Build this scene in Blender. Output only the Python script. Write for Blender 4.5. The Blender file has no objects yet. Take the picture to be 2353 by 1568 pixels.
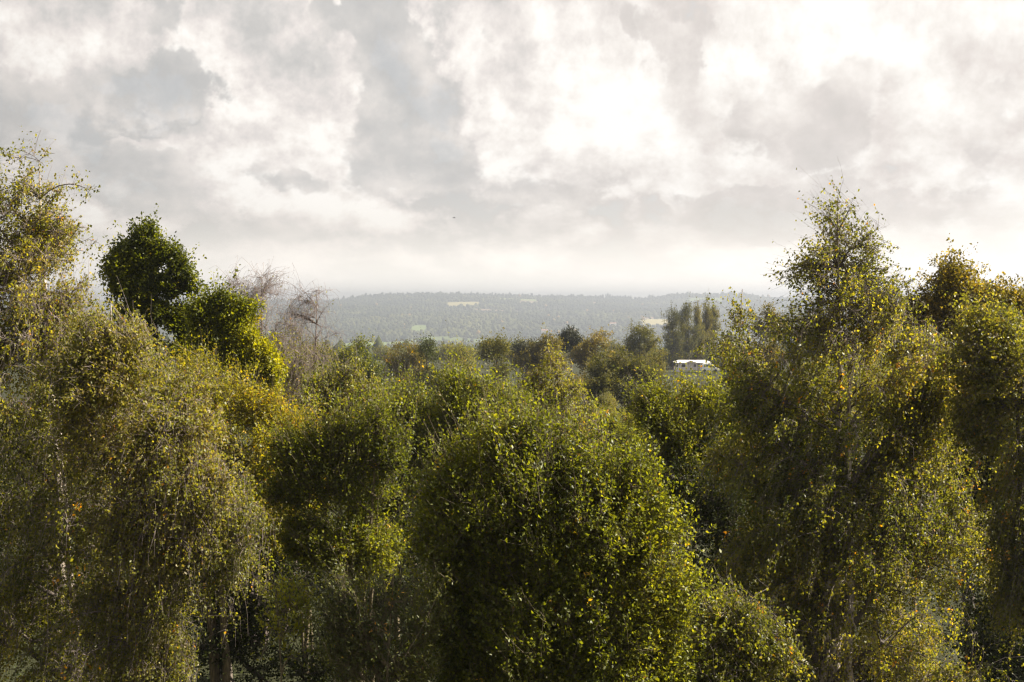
import bpy, math
import numpy as np

# ------------------------------------------------------------------ camera, world, sun, exposure
scene = bpy.context.scene
COL = scene.collection
CAM_Z = 14.0
PITCH = math.radians(1.83)
FOC = 2353 * 40 / 36.0            # focal length in pixels of a 2353 px wide view
cam_d = bpy.data.cameras.new("camera")
cam_d.sensor_width = 36
cam_d.lens = 40
cam_d.clip_start = 0.5
cam_d.clip_end = 60000
cam = bpy.data.objects.new("camera", cam_d)
cam.location = (0, 0, CAM_Z)
cam.rotation_euler = (math.radians(90) - PITCH, 0, 0)
COL.objects.link(cam)
scene.camera = cam

SUN_AZ = math.radians(80)         # to the right of the view direction (+Y)
SUN_EL = math.radians(38)
sun_dir = np.array([math.sin(SUN_AZ) * math.cos(SUN_EL), math.cos(SUN_AZ) * math.cos(SUN_EL), math.sin(SUN_EL)])
sd = bpy.data.lights.new("sun", 'SUN')
sd.energy = 5.0
sd.angle = math.radians(0.53)
sd.color = (1.0, 0.92, 0.80)
sun = bpy.data.objects.new("sun", sd)
sun.rotation_euler = (math.radians(90) - SUN_EL, 0, math.radians(180) - SUN_AZ)
COL.objects.link(sun)

scene.view_settings.view_transform = 'Standard'
scene.view_settings.look = 'None'
EXPO = 2.0
scene.view_settings.exposure = EXPO
scene.view_settings.gamma = 1.0
scene.render.film_transparent = False
cy = scene.cycles
cy.max_bounces = 6
cy.diffuse_bounces = 3
cy.glossy_bounces = 2
cy.transmission_bounces = 3
cy.volume_bounces = 1
cy.transparent_max_bounces = 4
cy.caustics_reflective = False
cy.caustics_refractive = False
cy.sample_clamp_indirect = 3.0
cy.use_denoising = True
try:
    cy.denoiser = 'OPENIMAGEDENOISE'
    cy.denoising_prefilter = 'ACCURATE'
    cy.denoising_input_passes = 'RGB_ALBEDO_NORMAL'
except Exception:
    pass
cy.pixel_filter_type = 'BLACKMAN_HARRIS'
cy.filter_width = 1.3


def px_dir(X, Y):
    return (X - 1176.5) / FOC, (784 - Y) / FOC


def at(X, Y, D):
    """world point seen at picture position X, Y (2353 x 1568 view) at forward distance D"""
    u, v = px_dir(X, Y)
    dy = math.cos(PITCH) + v * math.sin(PITCH)
    dz = -math.sin(PITCH) + v * math.cos(PITCH)
    return np.array([u / dy * D, D, CAM_Z + dz / dy * D])


def az_el(X, Y):
    p = at(X, Y, 1.0) - np.array([0, 0, CAM_Z])
    return math.atan2(p[0], p[1]), math.atan2(p[2], math.hypot(p[0], p[1]))


class NT:
    def __init__(self, tree):
        self.t = tree

    def n(self, kind, **kw):
        nd = self.t.nodes.new(kind)
        for k, v in kw.items():
            setattr(nd, k, v)
        return nd

    def link(self, a, b):
        self.t.links.new(a, b)

    def put(self, sock, v):
        if hasattr(v, 'is_linked'):
            self.t.links.new(v, sock)
        else:
            sock.default_value = v

    def math(self, op, a, b=0.0, c=0.0, clamp=False):
        nd = self.n('ShaderNodeMath', operation=op)
        nd.use_clamp = clamp
        for i, v in enumerate((a, b, c)):
            self.put(nd.inputs[i], v)
        return nd.outputs[0]

    def vmath(self, op, a, b=(0, 0, 0)):
        nd = self.n('ShaderNodeVectorMath', operation=op)
        self.put(nd.inputs[0], a)
        self.put(nd.inputs[1], b)
        return nd.outputs['Value'] if op in ('DOT_PRODUCT', 'LENGTH') else nd.outputs[0]

    def ramp(self, fac, stops, interp='LINEAR'):
        nd = self.n('ShaderNodeValToRGB')
        cr = nd.color_ramp
        cr.interpolation = interp
        while len(cr.elements) < len(stops):
            cr.elements.new(0.5)
        for e, (p, c) in zip(cr.elements, stops):
            e.position = p
            e.color = (*c, 1)
        self.put(nd.inputs[0], fac)
        return nd.outputs[0]

    def mrange(self, v, a, b, c, d, smooth=True):
        nd = self.n('ShaderNodeMapRange')
        nd.interpolation_type = 'SMOOTHSTEP' if smooth else 'LINEAR'
        self.put(nd.inputs[0], v)
        for i, x in enumerate((a, b, c, d)):
            nd.inputs[i + 1].default_value = x
        return nd.outputs[0]

    def mixc(self, f, a, b, blend='MIX'):
        nd = self.n('ShaderNodeMix', data_type='RGBA', blend_type=blend)
        self.put(nd.inputs[0], f)
        for s, v in ((nd.inputs[6], a), (nd.inputs[7], b)):
            if hasattr(v, 'is_linked'):
                self.t.links.new(v, s)
            else:
                s.default_value = (*v, 1)
        return nd.outputs[2]


SKY_STRENGTH = 0.1
# bright (+) and grey (-) cloud masses over the view: X, Y, half width, half height, amount
CLOUDS = [
    (60, 60, 230, 190, .8), (230, 110, 160, 130, .35), (570, 90, 210, 140, 1.0), (800, 310, 130, 120, 1.2), (650, 350, 260, 80, .55),
    (335, 362, 130, 34, .9), (520, 420, 170, 90, .5), (948, 355, 75, 85, 1.7), (1180, 60, 260, 120, .25),
    (1330, 280, 330, 200, .55), (1500, 180, 420, 260, .75), (1640, 250, 330, 220, .55), (1780, 350, 240, 110, .8),
    (1870, 260, 140, 100, .5), (2120, 380, 260, 80, .95), (1750, 60, 560, 150, .45), (2230, 60, 330, 220, .9), (2150, 200, 160, 120, .45),
    (2320, 450, 130, 120, .8), (1985, 175, 75, 75, 1.7), (1590, 465, 60, 50, 1.1), (1270, 520, 150, 50, .45), (2330, 220, 70, 130, .6),
    (1070, 120, 60, 90, .3), (640, 470, 420, 50, .3), (1100, 600, 900, 60, .22), (2200, 600, 500, 80, .35),
    (150, 255, 340, 150, -.8), (350, 165, 150, 90, -.6), (470, 235, 190, 110, -.6), (920, 180, 230, 220, -1.25), (400, 30, 110, 100, -.9),
    (830, 25, 150, 80, -.8), (1060, 400, 260, 110, -.95), (960, 290, 140, 120, -.5), (1330, 460, 330, 80, -.8), (290, 415, 230, 70, -.95), (690, 415, 210, 50, -.5),
    (1475, 75, 80, 90, -1.1), (1580, 60, 70, 110, -1.0), (1920, 290, 130, 140, -1.0), (2030, 490, 460, 90, -.95), (1700, 500, 260, 80, -.5), (2050, 110, 130, 100, -.6),
    (2290, 150, 110, 110, -.8), (2270, 330, 90, 110, -.7), (700, 545, 480, 40, -.5), (1500, 560, 560, 50, -.5), (1170, 120, 140, 160, -.45),
    (1560, 210, 90, 110, -.4), (1700, 300, 90, 70, -.35), (400, 500, 300, 40, -.3),
]


def build_world():
    w = bpy.data.worlds.new("World")
    scene.world = w
    w.use_nodes = True
    w.node_tree.nodes.clear()
    w.cycles.sampling_method = 'MANUAL'
    w.cycles.sample_map_resolution = 512
    g = NT(w.node_tree)
    out = g.n('ShaderNodeOutputWorld')
    bg = g.n('ShaderNodeBackground')
    bg.inputs[1].default_value = SKY_STRENGTH
    g.link(bg.outputs[0], out.inputs[0])
    sky = g.n('ShaderNodeTexSky', sky_type='NISHITA')
    sky.sun_disc = False
    sky.sun_elevation = SUN_EL
    sky.sun_rotation = SUN_AZ
    sky.altitude = 100
    sky.air_density = 1.0
    sky.dust_density = 1.5
    sky.ozone_density = 1.0
    tc = g.n('ShaderNodeTexCoord')
    d = tc.outputs['Generated']
    sp = g.n('ShaderNodeSeparateXYZ')
    g.link(d, sp.inputs[0])
    az = g.math('ARCTAN2', sp.outputs[0], sp.outputs[1])
    el = g.math('ARCSINE', sp.outputs[2])
    elp = g.math('MAXIMUM', el, 0.0)
    lg = g.math('LOGARITHM', g.math('ADD', elp, 0.12), math.e)   # rows of cloud crowd together towards the horizon
    comb = g.n('ShaderNodeCombineXYZ')
    g.link(az, comb.inputs[0])
    g.put(comb.inputs[1], g.math('MULTIPLY', lg, 0.30))
    q = comb.outputs[0]

    def noise(vec, scale, detail, rough=0.5, dist=0.0, off=(0, 0, 0), kind='FBM'):
        m = g.n('ShaderNodeVectorMath', operation='ADD')
        g.link(vec, m.inputs[0])
        m.inputs[1].default_value = off
        nz = g.n('ShaderNodeTexNoise', noise_dimensions='3D')
        nz.noise_type = kind
        g.link(m.outputs[0], nz.inputs['Vector'])
        nz.inputs['Scale'].default_value = scale
        nz.inputs['Detail'].default_value = detail
        nz.inputs['Roughness'].default_value = rough
        nz.inputs['Distortion'].default_value = dist
        return nz
    wn = noise(q, 11.0, 8.0, 0.62, 0.0, (3.1, 1.7, 0))
    wv = g.vmath('SUBTRACT', wn.outputs['Color'], (0.5, 0.5, 0.5))
    wn2 = noise(q, 4.5, 2.0, 0.5, 0.0, (7.1, 4.7, 2.0))
    wv2 = g.vmath('SUBTRACT', wn2.outputs['Color'], (0.5, 0.5, 0.5))
    flat = g.mrange(el, 0.02, 0.16, 0.25, 1.0)
    cmb2 = g.n('ShaderNodeCombineXYZ')
    g.link(az, cmb2.inputs[0])
    g.link(el, cmb2.inputs[1])
    s1 = g.n('ShaderNodeVectorMath', operation='SCALE')
    g.link(wv, s1.inputs[0])
    g.put(s1.inputs['Scale'], g.math('MULTIPLY', flat, 0.12))
    s2 = g.n('ShaderNodeVectorMath', operation='SCALE')
    g.link(wv2, s2.inputs[0])
    g.put(s2.inputs['Scale'], g.math('MULTIPLY', flat, 0.06))
    pw = g.vmath('ADD', g.vmath('ADD', cmb2.outputs[0], s1.outputs[0]), s2.outputs[0])
    pw = g.vmath('MULTIPLY', pw, (1, 1, 0))
    acc = acc2 = None
    for (X, Y, rx, ry, amp) in CLOUDS:
        a, e = az_el(X, Y)
        ra, re = rx / FOC * 1.15, ry / FOC * 1.15
        gr = g.n('ShaderNodeTexGradient', gradient_type='QUADRATIC_SPHERE')
        tm = gr.texture_mapping
        tm.scale = (1 / ra, 1 / re, 1)
        tm.translation = (-a / ra, -e / re, 0)
        g.link(pw, gr.inputs[0])
        h_ = g.math('POWER', gr.outputs[1], 0.5)
        if amp > 0:
            acc = g.math('MULTIPLY_ADD', h_, amp, 0.0 if acc is None else acc)
        else:
            acc2 = g.math('MULTIPLY_ADD', h_, -amp, 0.0 if acc2 is None else acc2)
    det = noise(q, 6.0, 12.0, 0.635, 0.0, (1.3, 0.2, 5.0))
    det2 = noise(q, 6.0, 12.0, 0.635, 0.0, (1.3 + 0.016, 0.2 + 0.024, 5.0))      # the same cloud a little nearer the sun
    big = noise(q, 2.6, 3.0, 0.5, 0.0, (9.3, 3.2, 1.0))
    f = g.math('MULTIPLY_ADD', acc, 1.15, 0.10)
    f = g.math('MULTIPLY_ADD', acc2, -0.35, f)
    f = g.math('MULTIPLY_ADD', g.math('SUBTRACT', det.outputs[0], 0.5), 2.2, f)
    f = g.math('MULTIPLY_ADD', g.math('SUBTRACT', big.outputs[0], 0.5), 0.8, f)
    low = g.mrange(el, 0.0, 0.10, 0.45, 1.0)
    f = g.math('MULTIPLY', f, low)
    relief = g.math('MULTIPLY', g.math('SUBTRACT', det.outputs[0], det2.outputs[0]), low)
    soft = noise(q, 3.4, 5.0, 0.5, 0.0, (4.4, 6.1, 8.0))
    edge = g.mrange(f, -0.08, 0.20, 0.0, 1.0)
    fn = g.math('MULTIPLY_ADD', edge, 0.27, 0.14)
    fn = g.math('MULTIPLY_ADD', g.mrange(f, -1.1, 1.5, -0.14, 0.34, False), 1.0, fn)
    fn = g.math('MULTIPLY_ADD', g.math('SUBTRACT', soft.outputs[0], 0.5), 0.35, fn)
    fn = g.math('MULTIPLY_ADD', relief, 3.2, fn, clamp=True)
    cool = g.ramp(fn, [(0.0, (.58, .575, .57)), (0.20, (.635, .63, .625)), (0.34, (.72, .705, .695)), (0.50, (.84, .80, .785)), (0.66, (.97, .93, .90)), (0.84, (1.10, 1.08, 1.05))])
    warm = g.ramp(fn, [(0.0, (.72, .705, .695)), (0.18, (.76, .715, .69)), (0.32, (.83, .78, .755)), (0.46, (.89, .85, .82)), (0.64, (.99, .96, .93)), (0.90, (1.12, 1.11, 1.09))])
    side = g.mrange(az, -0.12, 0.22, 0.0, 1.0)
    col = g.mixc(side, cool, warm)
    # nearer, greyer clouds drift across the bright ones
    dn = noise(q, 7.0, 11.0, 0.60, 0.0, (12.3, 5.2, 1.5))
    dn2 = noise(q, 7.0, 11.0, 0.60, 0.0, (12.3 + 0.016, 5.2 + 0.024, 1.5))
    f2 = g.math('MULTIPLY_ADD', g.math('SUBTRACT', dn.outputs[0], 0.5), 2.7, g.math('MULTIPLY_ADD', acc2, 1.0, -0.52))
    m2 = g.mrange(f2, 0.0, 0.20, 0.0, 1.0)
    gsh = g.math('MULTIPLY_ADD', g.mrange(f2, -0.1, 0.9, 0.55, 0.0, False), 1.0, g.math('MULTIPLY', g.math('SUBTRACT', dn.outputs[0], dn2.outputs[0]), 4.5), clamp=True)
    gcool = g.ramp(gsh, [(0.0, (.560, .565, .568)), (0.35, (.64, .635, .63)), (0.7, (.80, .77, .75)), (1.0, (.92, .88, .85))])
    gwarm = g.ramp(gsh, [(0.0, (.66, .63, .61)), (0.35, (.74, .70, .68)), (0.7, (.89, .85, .82)), (1.0, (1.02, .99, .96))])
    grey = g.mixc(g.mrange(az, -0.10, 0.14, 0.0, 1.0), gcool, gwarm)
    col = g.mixc(g.math('MULTIPLY', m2, 0.92), col, grey)
    hor = g.mrange(el, 0.015, 0.115, 0.70, 0.0)
    col = g.mixc(hor, col, (1.02, .955, .87))
    # clouds are bright round the sun and much duller in the half of the sky away from it
    cosang = g.vmath('DOT_PRODUCT', d, tuple(sun_dir))
    bri = g.mrange(cosang, -0.60, 0.10, 0.33, 1.0)
    bri = g.math('MULTIPLY', bri, g.mrange(cosang, 0.90, 1.0, 1.0, 1.4))
    bri = g.math('MULTIPLY', bri, g.mrange(el, 0.0, 0.075, 1.75, 1.0))      # the low sky outshines the haze in front of it
    cloud = g.n('ShaderNodeVectorMath', operation='SCALE')
    g.link(g.vmath('MULTIPLY', col, (1.015, 0.995, 0.965)), cloud.inputs[0])
    g.put(cloud.inputs['Scale'], g.math('MULTIPLY', bri, 2.0 ** -EXPO / SKY_STRENGTH))
    # a few thin places where the blue of the sky comes through
    gap = g.mrange(fn, 0.0, 0.15, 0.03, 0.0)
    gap = g.math('MAXIMUM', gap, g.mrange(el, 0.6, 1.0, 0.0, 0.4))
    fin = g.mixc(gap, cloud.outputs[0], sky.outputs[0])
    g.link(fin, bg.inputs[0])


build_world()


# ------------------------------------------------------------------ helpers
def tag(o, label=None, cat=None, group=None, kind=None):
    if label:
        o['label'] = label
    if cat:
        o['category'] = cat
    if group:
        o['group'] = group
    if kind:
        o['kind'] = kind
    return o


def empty(name, loc, rz=0.0):
    o = bpy.data.objects.new(name, None)
    o.empty_display_size = 0.5
    o.location = tuple(float(c) for c in loc)
    o.rotation_euler = (0, 0, rz)
    COL.objects.link(o)
    return o


def raw_mesh(name, verts, loops, starts, totals, mats, matidx=None, tint=None, smooth=False):
    me = bpy.data.meshes.new(name)
    me.vertices.add(len(verts))
    me.vertices.foreach_set('co', np.ascontiguousarray(verts, dtype=np.float32).ravel())
    me.loops.add(len(loops))
    me.loops.foreach_set('vertex_index', np.ascontiguousarray(loops, dtype=np.int32))
    me.polygons.add(len(starts))
    me.polygons.foreach_set('loop_start', np.ascontiguousarray(starts, dtype=np.int32))
    if matidx is not None:
        me.polygons.foreach_set('material_index', np.ascontiguousarray(matidx, dtype=np.int32))
    if smooth is not False:
        sm = np.full(len(starts), True) if smooth is True else smooth
        me.polygons.foreach_set('use_smooth', np.ascontiguousarray(sm, dtype=bool))
    for m in mats:
        me.materials.append(m)
    if tint is not None:
        at_ = me.attributes.new('tint', 'FLOAT', 'FACE')
        at_.data.foreach_set('value', np.ascontiguousarray(tint, dtype=np.float32))
    me.update(calc_edges=True)
    return me


def mesh_obj(name, me, parent=None):
    o = bpy.data.objects.new(name, me)
    COL.objects.link(o)
    if parent is not None:
        o.parent = parent
    return o


def quads_mesh(name, verts, quads, mats, **kw):
    quads = np.asarray(quads, dtype=np.int32)
    k = quads.shape[1]
    return raw_mesh(name, verts, quads.ravel(), np.arange(len(quads)) * k, None, mats, **kw)


def norm(a):
    return a / np.maximum(np.linalg.norm(a, axis=-1, keepdims=True), 1e-9)


def tubes(paths, radii, sides):
    """paths (n,k,3), radii (n,k) -> verts, quads"""
    n, k, _ = paths.shape
    tan = norm(np.gradient(paths, axis=1))
    ref = np.zeros((n, 1, 3))
    ref[..., 0] = 0.31
    ref[..., 1] = 0.86
    ref[..., 2] = 0.13
    a = norm(np.cross(tan, ref))
    b = np.cross(tan, a)
    ang = np.arange(sides) / sides * 2 * np.pi
    ring = a[:, :, None, :] * np.cos(ang)[None, None, :, None] + b[:, :, None, :] * np.sin(ang)[None, None, :, None]
    v = paths[:, :, None, :] + ring * radii[:, :, None, None]
    v = v.reshape(-1, 3)
    idx = np.arange(n * k * sides).reshape(n, k, sides)
    nx = np.roll(idx, -1, axis=2)
    q = np.stack([idx[:, :-1], nx[:, :-1], nx[:, 1:], idx[:, 1:]], axis=-1).reshape(-1, 4)
    return v, q


def bez(p0, p1, p2, k):
    t = np.linspace(0, 1, k)[None, :, None]
    return (1 - t) ** 2 * p0[:, None] + 2 * t * (1 - t) * p1[:, None] + t * t * p2[:, None]


# ------------------------------------------------------------------ materials
def leaf_mat(name, stops, trans=0.53, rough=0.46, spec=0.32, tboost=(1.95, 1.82, 0.50), lift=(1.24, 1.20, 0.76)):
    stops = [(p, tuple(min(.75, a * b) for a, b in zip(c, lift)) if p < 0.95 else c) for p, c in stops]
    m = bpy.data.materials.new(name)
    m.use_nodes = True
    m.node_tree.nodes.clear()
    g = NT(m.node_tree)
    out = g.n('ShaderNodeOutputMaterial')
    a = g.n('ShaderNodeAttribute', attribute_name='tint')
    col = g.ramp(a.outputs['Fac'], stops)
    pr = g.n('ShaderNodeBsdfPrincipled')
    g.link(col, pr.inputs['Base Color'])
    pr.inputs['Roughness'].default_value = rough
    pr.inputs['Specular IOR Level'].default_value = spec
    tr = g.n('ShaderNodeBsdfTranslucent')
    g.link(g.mixc(1.0, col, tboost, 'MULTIPLY'), tr.inputs[0])
    mx = g.n('ShaderNodeMixShader')
    mx.inputs[0].default_value = trans
    g.link(pr.outputs[0], mx.inputs[1])
    g.link(tr.outputs[0], mx.inputs[2])
    g.link(mx.outputs[0], out.inputs[0])
    return m


def bark_mat(name, c1, c2, scale=(8, 8, 2), marks=None):
    m = bpy.data.materials.new(name)
    m.use_nodes = True
    g = NT(m.node_tree)
    pr = m.node_tree.nodes['Principled BSDF']
    tc = g.n('ShaderNodeTexCoord')
    mp = g.n('ShaderNodeMapping')
    mp.inputs['Scale'].default_value = scale
    g.link(tc.outputs['Object'], mp.inputs[0])
    nz = g.n('ShaderNodeTexNoise')
    nz.inputs['Scale'].default_value = 3.0
    nz.inputs['Detail'].default_value = 5.0
    g.link(mp.outputs[0], nz.inputs['Vector'])
    col = g.ramp(nz.outputs[0], [(0.38, c1), (0.62, c2)] if marks is None else [(0.36, marks), (0.43, c1), (0.65, c2)])
    g.link(col, pr.inputs['Base Color'])
    pr.inputs['Roughness'].default_value = 0.85
    bp = g.n('ShaderNodeBump')
    bp.inputs['Strength'].default_value = 0.5
    bp.inputs['Distance'].default_value = 0.03
    g.link(nz.outputs[0], bp.inputs['Height'])
    g.link(bp.outputs[0], pr.inputs['Normal'])
    return m


def plain_mat(name, col, rough=0.6, metal=0.0, noise=0.12, scale=3.0, trans=0.0):
    m = bpy.data.materials.new(name)
    m.use_nodes = True
    g = NT(m.node_tree)
    pr = m.node_tree.nodes['Principled BSDF']
    tc = g.n('ShaderNodeTexCoord')
    nz = g.n('ShaderNodeTexNoise')
    nz.inputs['Scale'].default_value = scale
    nz.inputs['Detail'].default_value = 4.0
    g.link(tc.outputs['Object'], nz.inputs['Vector'])
    lo = tuple(c * (1 - noise) for c in col)
    hi = tuple(min(1, c * (1 + noise)) for c in col)
    g.link(g.ramp(nz.outputs[0], [(0.3, lo), (0.7, hi)]), pr.inputs['Base Color'])
    pr.inputs['Roughness'].default_value = rough
    pr.inputs['Metallic'].default_value = metal
    return m


M = {}
M['birch_leaf'] = leaf_mat('birch_leaf', [(0, (.036, .046, .011)), (.30, (.078, .086, .020)), (.60, (.130, .130, .028)), (.80, (.180, .168, .034)), (.93, (.180, .140, .060)), (.955, (.24, .13, .02)), (.97, (.55, .24, .015)), (1, (.60, .30, .02))])
M['pale_birch_leaf'] = leaf_mat('pale_birch_leaf', [(0, (.036, .044, .012)), (.30, (.074, .080, .022)), (.60, (.120, .122, .032)), (.80, (.160, .150, .042)), (.95, (.170, .130, .060)), (.975, (.24, .13, .02)), (.99, (.50, .22, .015)), (1, (.60, .30, .02))])
M['willow_leaf'] = leaf_mat('willow_leaf', [(0, (.026, .036, .006)), (.30, (.060, .070, .010)), (.62, (.100, .114, .015)), (.84, (.138, .146, .018)), (.95, (.19, .17, .02)), (.972, (.36, .22, .02)), (1, (.55, .30, .02))])
M['golden_leaf'] = leaf_mat('golden_leaf', [(0, (.045, .052, .006)), (.25, (.090, .092, .008)), (.55, (.150, .140, .009)), (.82, (.220, .180, .010)), (.94, (.30, .19, .012)), (1, (.42, .18, .018))])
M['grey_willow_leaf'] = leaf_mat('grey_willow_leaf', [(0, (.020, .026, .010)), (.35, (.040, .048, .016)), (.70, (.070, .078, .024)), (.93, (.105, .105, .030)), (.97, (.26, .15, .02)), (1, (.5, .22, .02))], trans=0.36, rough=0.5, spec=0.35)
M['oak_leaf'] = leaf_mat('oak_leaf', [(0, (.022, .030, .003)), (.35, (.060, .072, .004)), (.70, (.130, .138, .006)), (.93, (.20, .19, .008)), (1, (.22, .16, .015))], trans=0.50)
M['brown_oak_leaf'] = leaf_mat('brown_oak_leaf', [(0, (.028, .028, .009)), (.35, (.060, .052, .014)), (.70, (.100, .085, .020)), (.93, (.160, .115, .026)), (1, (.28, .13, .02))])
M['dark_leaf'] = leaf_mat('dark_leaf', [(0, (.010, .015, .005)), (.5, (.022, .030, .007)), (1, (.050, .058, .010))], trans=0.25, spec=0.15, rough=0.6)  # dark far trees; on low gap trees it paints in the shade
M['far_leaf'] = leaf_mat('far_leaf', [(0, (.030, .034, .010)), (.35, (.060, .062, .016)), (.70, (.100, .096, .022)), (.90, (.140, .118, .024)), (1, (.20, .13, .03))], trans=0.30, rough=0.7, spec=0.2)
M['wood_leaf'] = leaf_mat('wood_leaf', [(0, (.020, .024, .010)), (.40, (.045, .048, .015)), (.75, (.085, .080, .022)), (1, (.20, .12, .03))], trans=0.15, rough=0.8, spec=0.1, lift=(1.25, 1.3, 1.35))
M['pine_leaf'] = leaf_mat('pine_needles', [(0, (.014, .017, .011)), (.6, (.030, .033, .020)), (1, (.055, .052, .030))], trans=0.15, rough=0.7)
M['birch_bark'] = bark_mat('birch_bark', (.20, .16, .12), (.46, .40, .33), (3, 3, 1.6), marks=(.04, .03, .025))
M['twig'] = bark_mat('purple_brown_twig', (.085, .062, .052), (.16, .12, .10))
M['grey_twig'] = bark_mat('grey_brown_twig', (.13, .10, .085), (.22, .175, .15))
M['bark'] = bark_mat('brown_bark', (.045, .034, .024), (.10, .078, .058))
M['willow_bark'] = bark_mat('willow_bark', (.06, .045, .022), (.13, .10, .05))


# ------------------------------------------------------------------ tree builder
def lobes_px(D, items):
    """items: (X, Y, rx, ry, depth_offset_m, depth_radius_m or None) -> centres and radii in metres"""
    c, r = [], []
    for it in items:
        X, Y, rx, ry = it[:4]
        dd = it[4] if len(it) > 4 else 0.0
        s = (D + dd) / FOC
        c.append(at(X, Y, D + dd))
        r.append((rx * s, it[5] if len(it) > 5 and it[5] else 0.5 * (rx * s + min(rx, ry) * s), ry * s))
    return np.array(c), np.array(r)


def make_crown(seed, base, lobes, habit, leaf_mat_, twig_mat, bark, n_limbs, n_branch, n_twig, leaves_per, leaf_len, leaf_w,
               trunk_r=0.16, trunk_top=None, lean=None, twig_len=0.5, wind=(-0.12, 0.0), clump=0.5, clump_scale=1.4, leaf_fill=0.8,
               twig_r=0.004, asc=0.9, stems=1, tint_mu=0.45, tint_sd=0.20, keep_twigs=0.55, shell=0.40, bare_above=None, ragged=0.34, limb_r=0.5, orange=0.004, trunk_bend=0.35, spray=0.20, inner=0.12, stand=1.0, tuft=1.0, n_lead=None, lead_len=0.8, outlier=0.22, fit=0.86, limb_mat=None):
    rg = np.random.default_rng(seed)
    C, R = lobes
    R = R * fit
    base = np.array(base, float)
    vol = R[:, 0] * R[:, 1] * R[:, 2]
    ph = rg.uniform(0, 6.28, (10,))
    kk = rg.normal(0, 1, (10, 3)) * np.array([1, 1, 0.8]) * (2 * np.pi / clump_scale / 3.2)

    def cl(p):
        s = np.sin(p @ kk.T + ph)
        return s.sum(axis=-1) / math.sqrt(5)

    NSP = 26
    sdir = norm(rg.normal(size=(len(C), NSP, 3)) + np.array([0, 0, 0.5 if habit != 'birch' else 0.1]))
    samp = rg.uniform(0.05, 1.0, (len(C), NSP)) ** 1.6 * tuft

    def sample(n, sh, rmax=1.0):
        out = []
        tot = 0
        w = vol ** 0.60
        w = w / w.sum()
        while tot < n:
            m = int(n * 1.8) + 16
            li = rg.choice(len(C), size=m, p=w)
            d = norm(rg.normal(size=(m, 3)))
            rr = rg.random(m) ** sh * rmax * np.where(rg.random(m) < outlier, rg.uniform(1.0, 1.30, m), 1.0)
            rag = 1 + ragged * np.sin(d @ np.array([5.1, 3.3, 4.2]) + ph[0] + li * 1.7) * np.sin(d @ np.array([-3.1, 6.3, 2.2]) + ph[1] + li * 2.3)
            dots = np.einsum('mkj,mj->mk', sdir[li], d)
            bump = (np.clip((dots - 0.84) / 0.16, 0, 1) ** 1.5 * samp[li]).max(axis=1)
            rag = rag * (0.80 + bump)
            p = C[li] + d * R[li] * (rr * rag)[:, None]
            if clump > 0:
                keep = rg.random(m) < 1 / (1 + np.exp(-(cl(p) + 0.45) * clump * 5))
                p = p[keep]
            p = p[p[:, 2] > base[2] + 0.5]
            out.append(p)
            tot += len(p)
        return np.concatenate(out)[:n]

    top = C[:, 2] + R[:, 2]
    tl = np.argmax(top)
    if trunk_top is None:
        tt = C[tl] + np.array([0, 0, R[tl, 2] * 0.86])
    else:
        tt = np.array(trunk_top, float)
    # trunk(s)
    tp, trd = [], []
    kT = 22
    for s in range(stems):
        t = np.linspace(0, 1, kT)
        b0 = base + (np.array([rg.normal(0, .3), rg.normal(0, .3), 0]) if s else 0)
        te = tt.copy()
        if s:
            ax = rg.uniform(0, 6.28)
            te = base + (tt - base) * rg.uniform(0.72, 0.93)
            te[:2] += np.array([math.cos(ax), math.sin(ax)]) * R[:, 0].mean() * rg.uniform(0.3, 0.6)
        mid = 0.5 * (b0 + te) + np.array([rg.normal(0, trunk_bend), rg.normal(0, trunk_bend), 0])
        p = bez(b0[None], mid[None], te[None], kT)[0]
        wob = np.cumsum(rg.normal(0, 0.035, (kT, 3)), axis=0) * np.array([1, 1, 0.2])
        p = p + wob * np.sin(np.pi * t)[:, None]
        tp.append(p)
        rr = trunk_r * (0.75 if s else 1) * (1 - t) ** 0.9 + 0.008
        rr[0] *= 1.45
        rr[1] *= 1.12
        trd.append(rr)
    tp = np.array(tp)
    trd = np.array(trd)
    V, Q, off = [], [], 0
    v, q = tubes(tp, trd, 9)
    V.append(v)
    Q.append(q)
    n_trunk_q = len(q)
    off += len(v)
    trunk_nodes = tp.reshape(-1, 3)
    trunk_rad = trd.reshape(-1)
    zlo = (C[:, 2] - R[:, 2]).min()
    ok = trunk_nodes[:, 2] > max(base[2] + 0.8, base[2] + 0.10 * (tt[2] - base[2]))
    tn, trn = trunk_nodes[ok], trunk_rad[ok]
    # limbs
    L1 = sample(n_limbs, 0.35, 0.78)
    hd = np.linalg.norm(L1[:, None, :2] - tn[None, :, :2], axis=2)
    cost = np.abs(tn[None, :, 2] - (L1[:, None, 2] - hd * asc)) + hd * 0.4
    j = np.argmin(cost, axis=1)
    p0 = tn[j]
    d = L1 - p0
    ctrl = p0 + d * 0.5 + np.array([0, 0, 1.0]) * np.linalg.norm(d, axis=1)[:, None] * (0.16 if habit != 'oak' else 0.05)
    k1 = 9
    lp = bez(p0, ctrl, L1, k1)
    lp[:, 1:-1] += rg.normal(0, 0.045, (len(lp), k1 - 2, 3)) * np.linalg.norm(d, axis=1)[:, None, None] * 0.45
    r0 = np.minimum(trn[j] * 0.75, trunk_r * limb_r) + 0.004
    t1 = np.linspace(0, 1, k1)[None]
    lr = r0[:, None] * (1 - t1 * 0.85) + 0.004
    v, q = tubes(lp, lr, 6)
    V.append(v)
    Q.append(q + off)
    off += len(v)
    nodes1 = np.concatenate([lp[:, 2:].reshape(-1, 3), tn])
    rad1 = np.concatenate([lr[:, 2:].ravel(), trn])
    # branches
    L2 = sample(n_branch, 0.38, 0.92)

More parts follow.
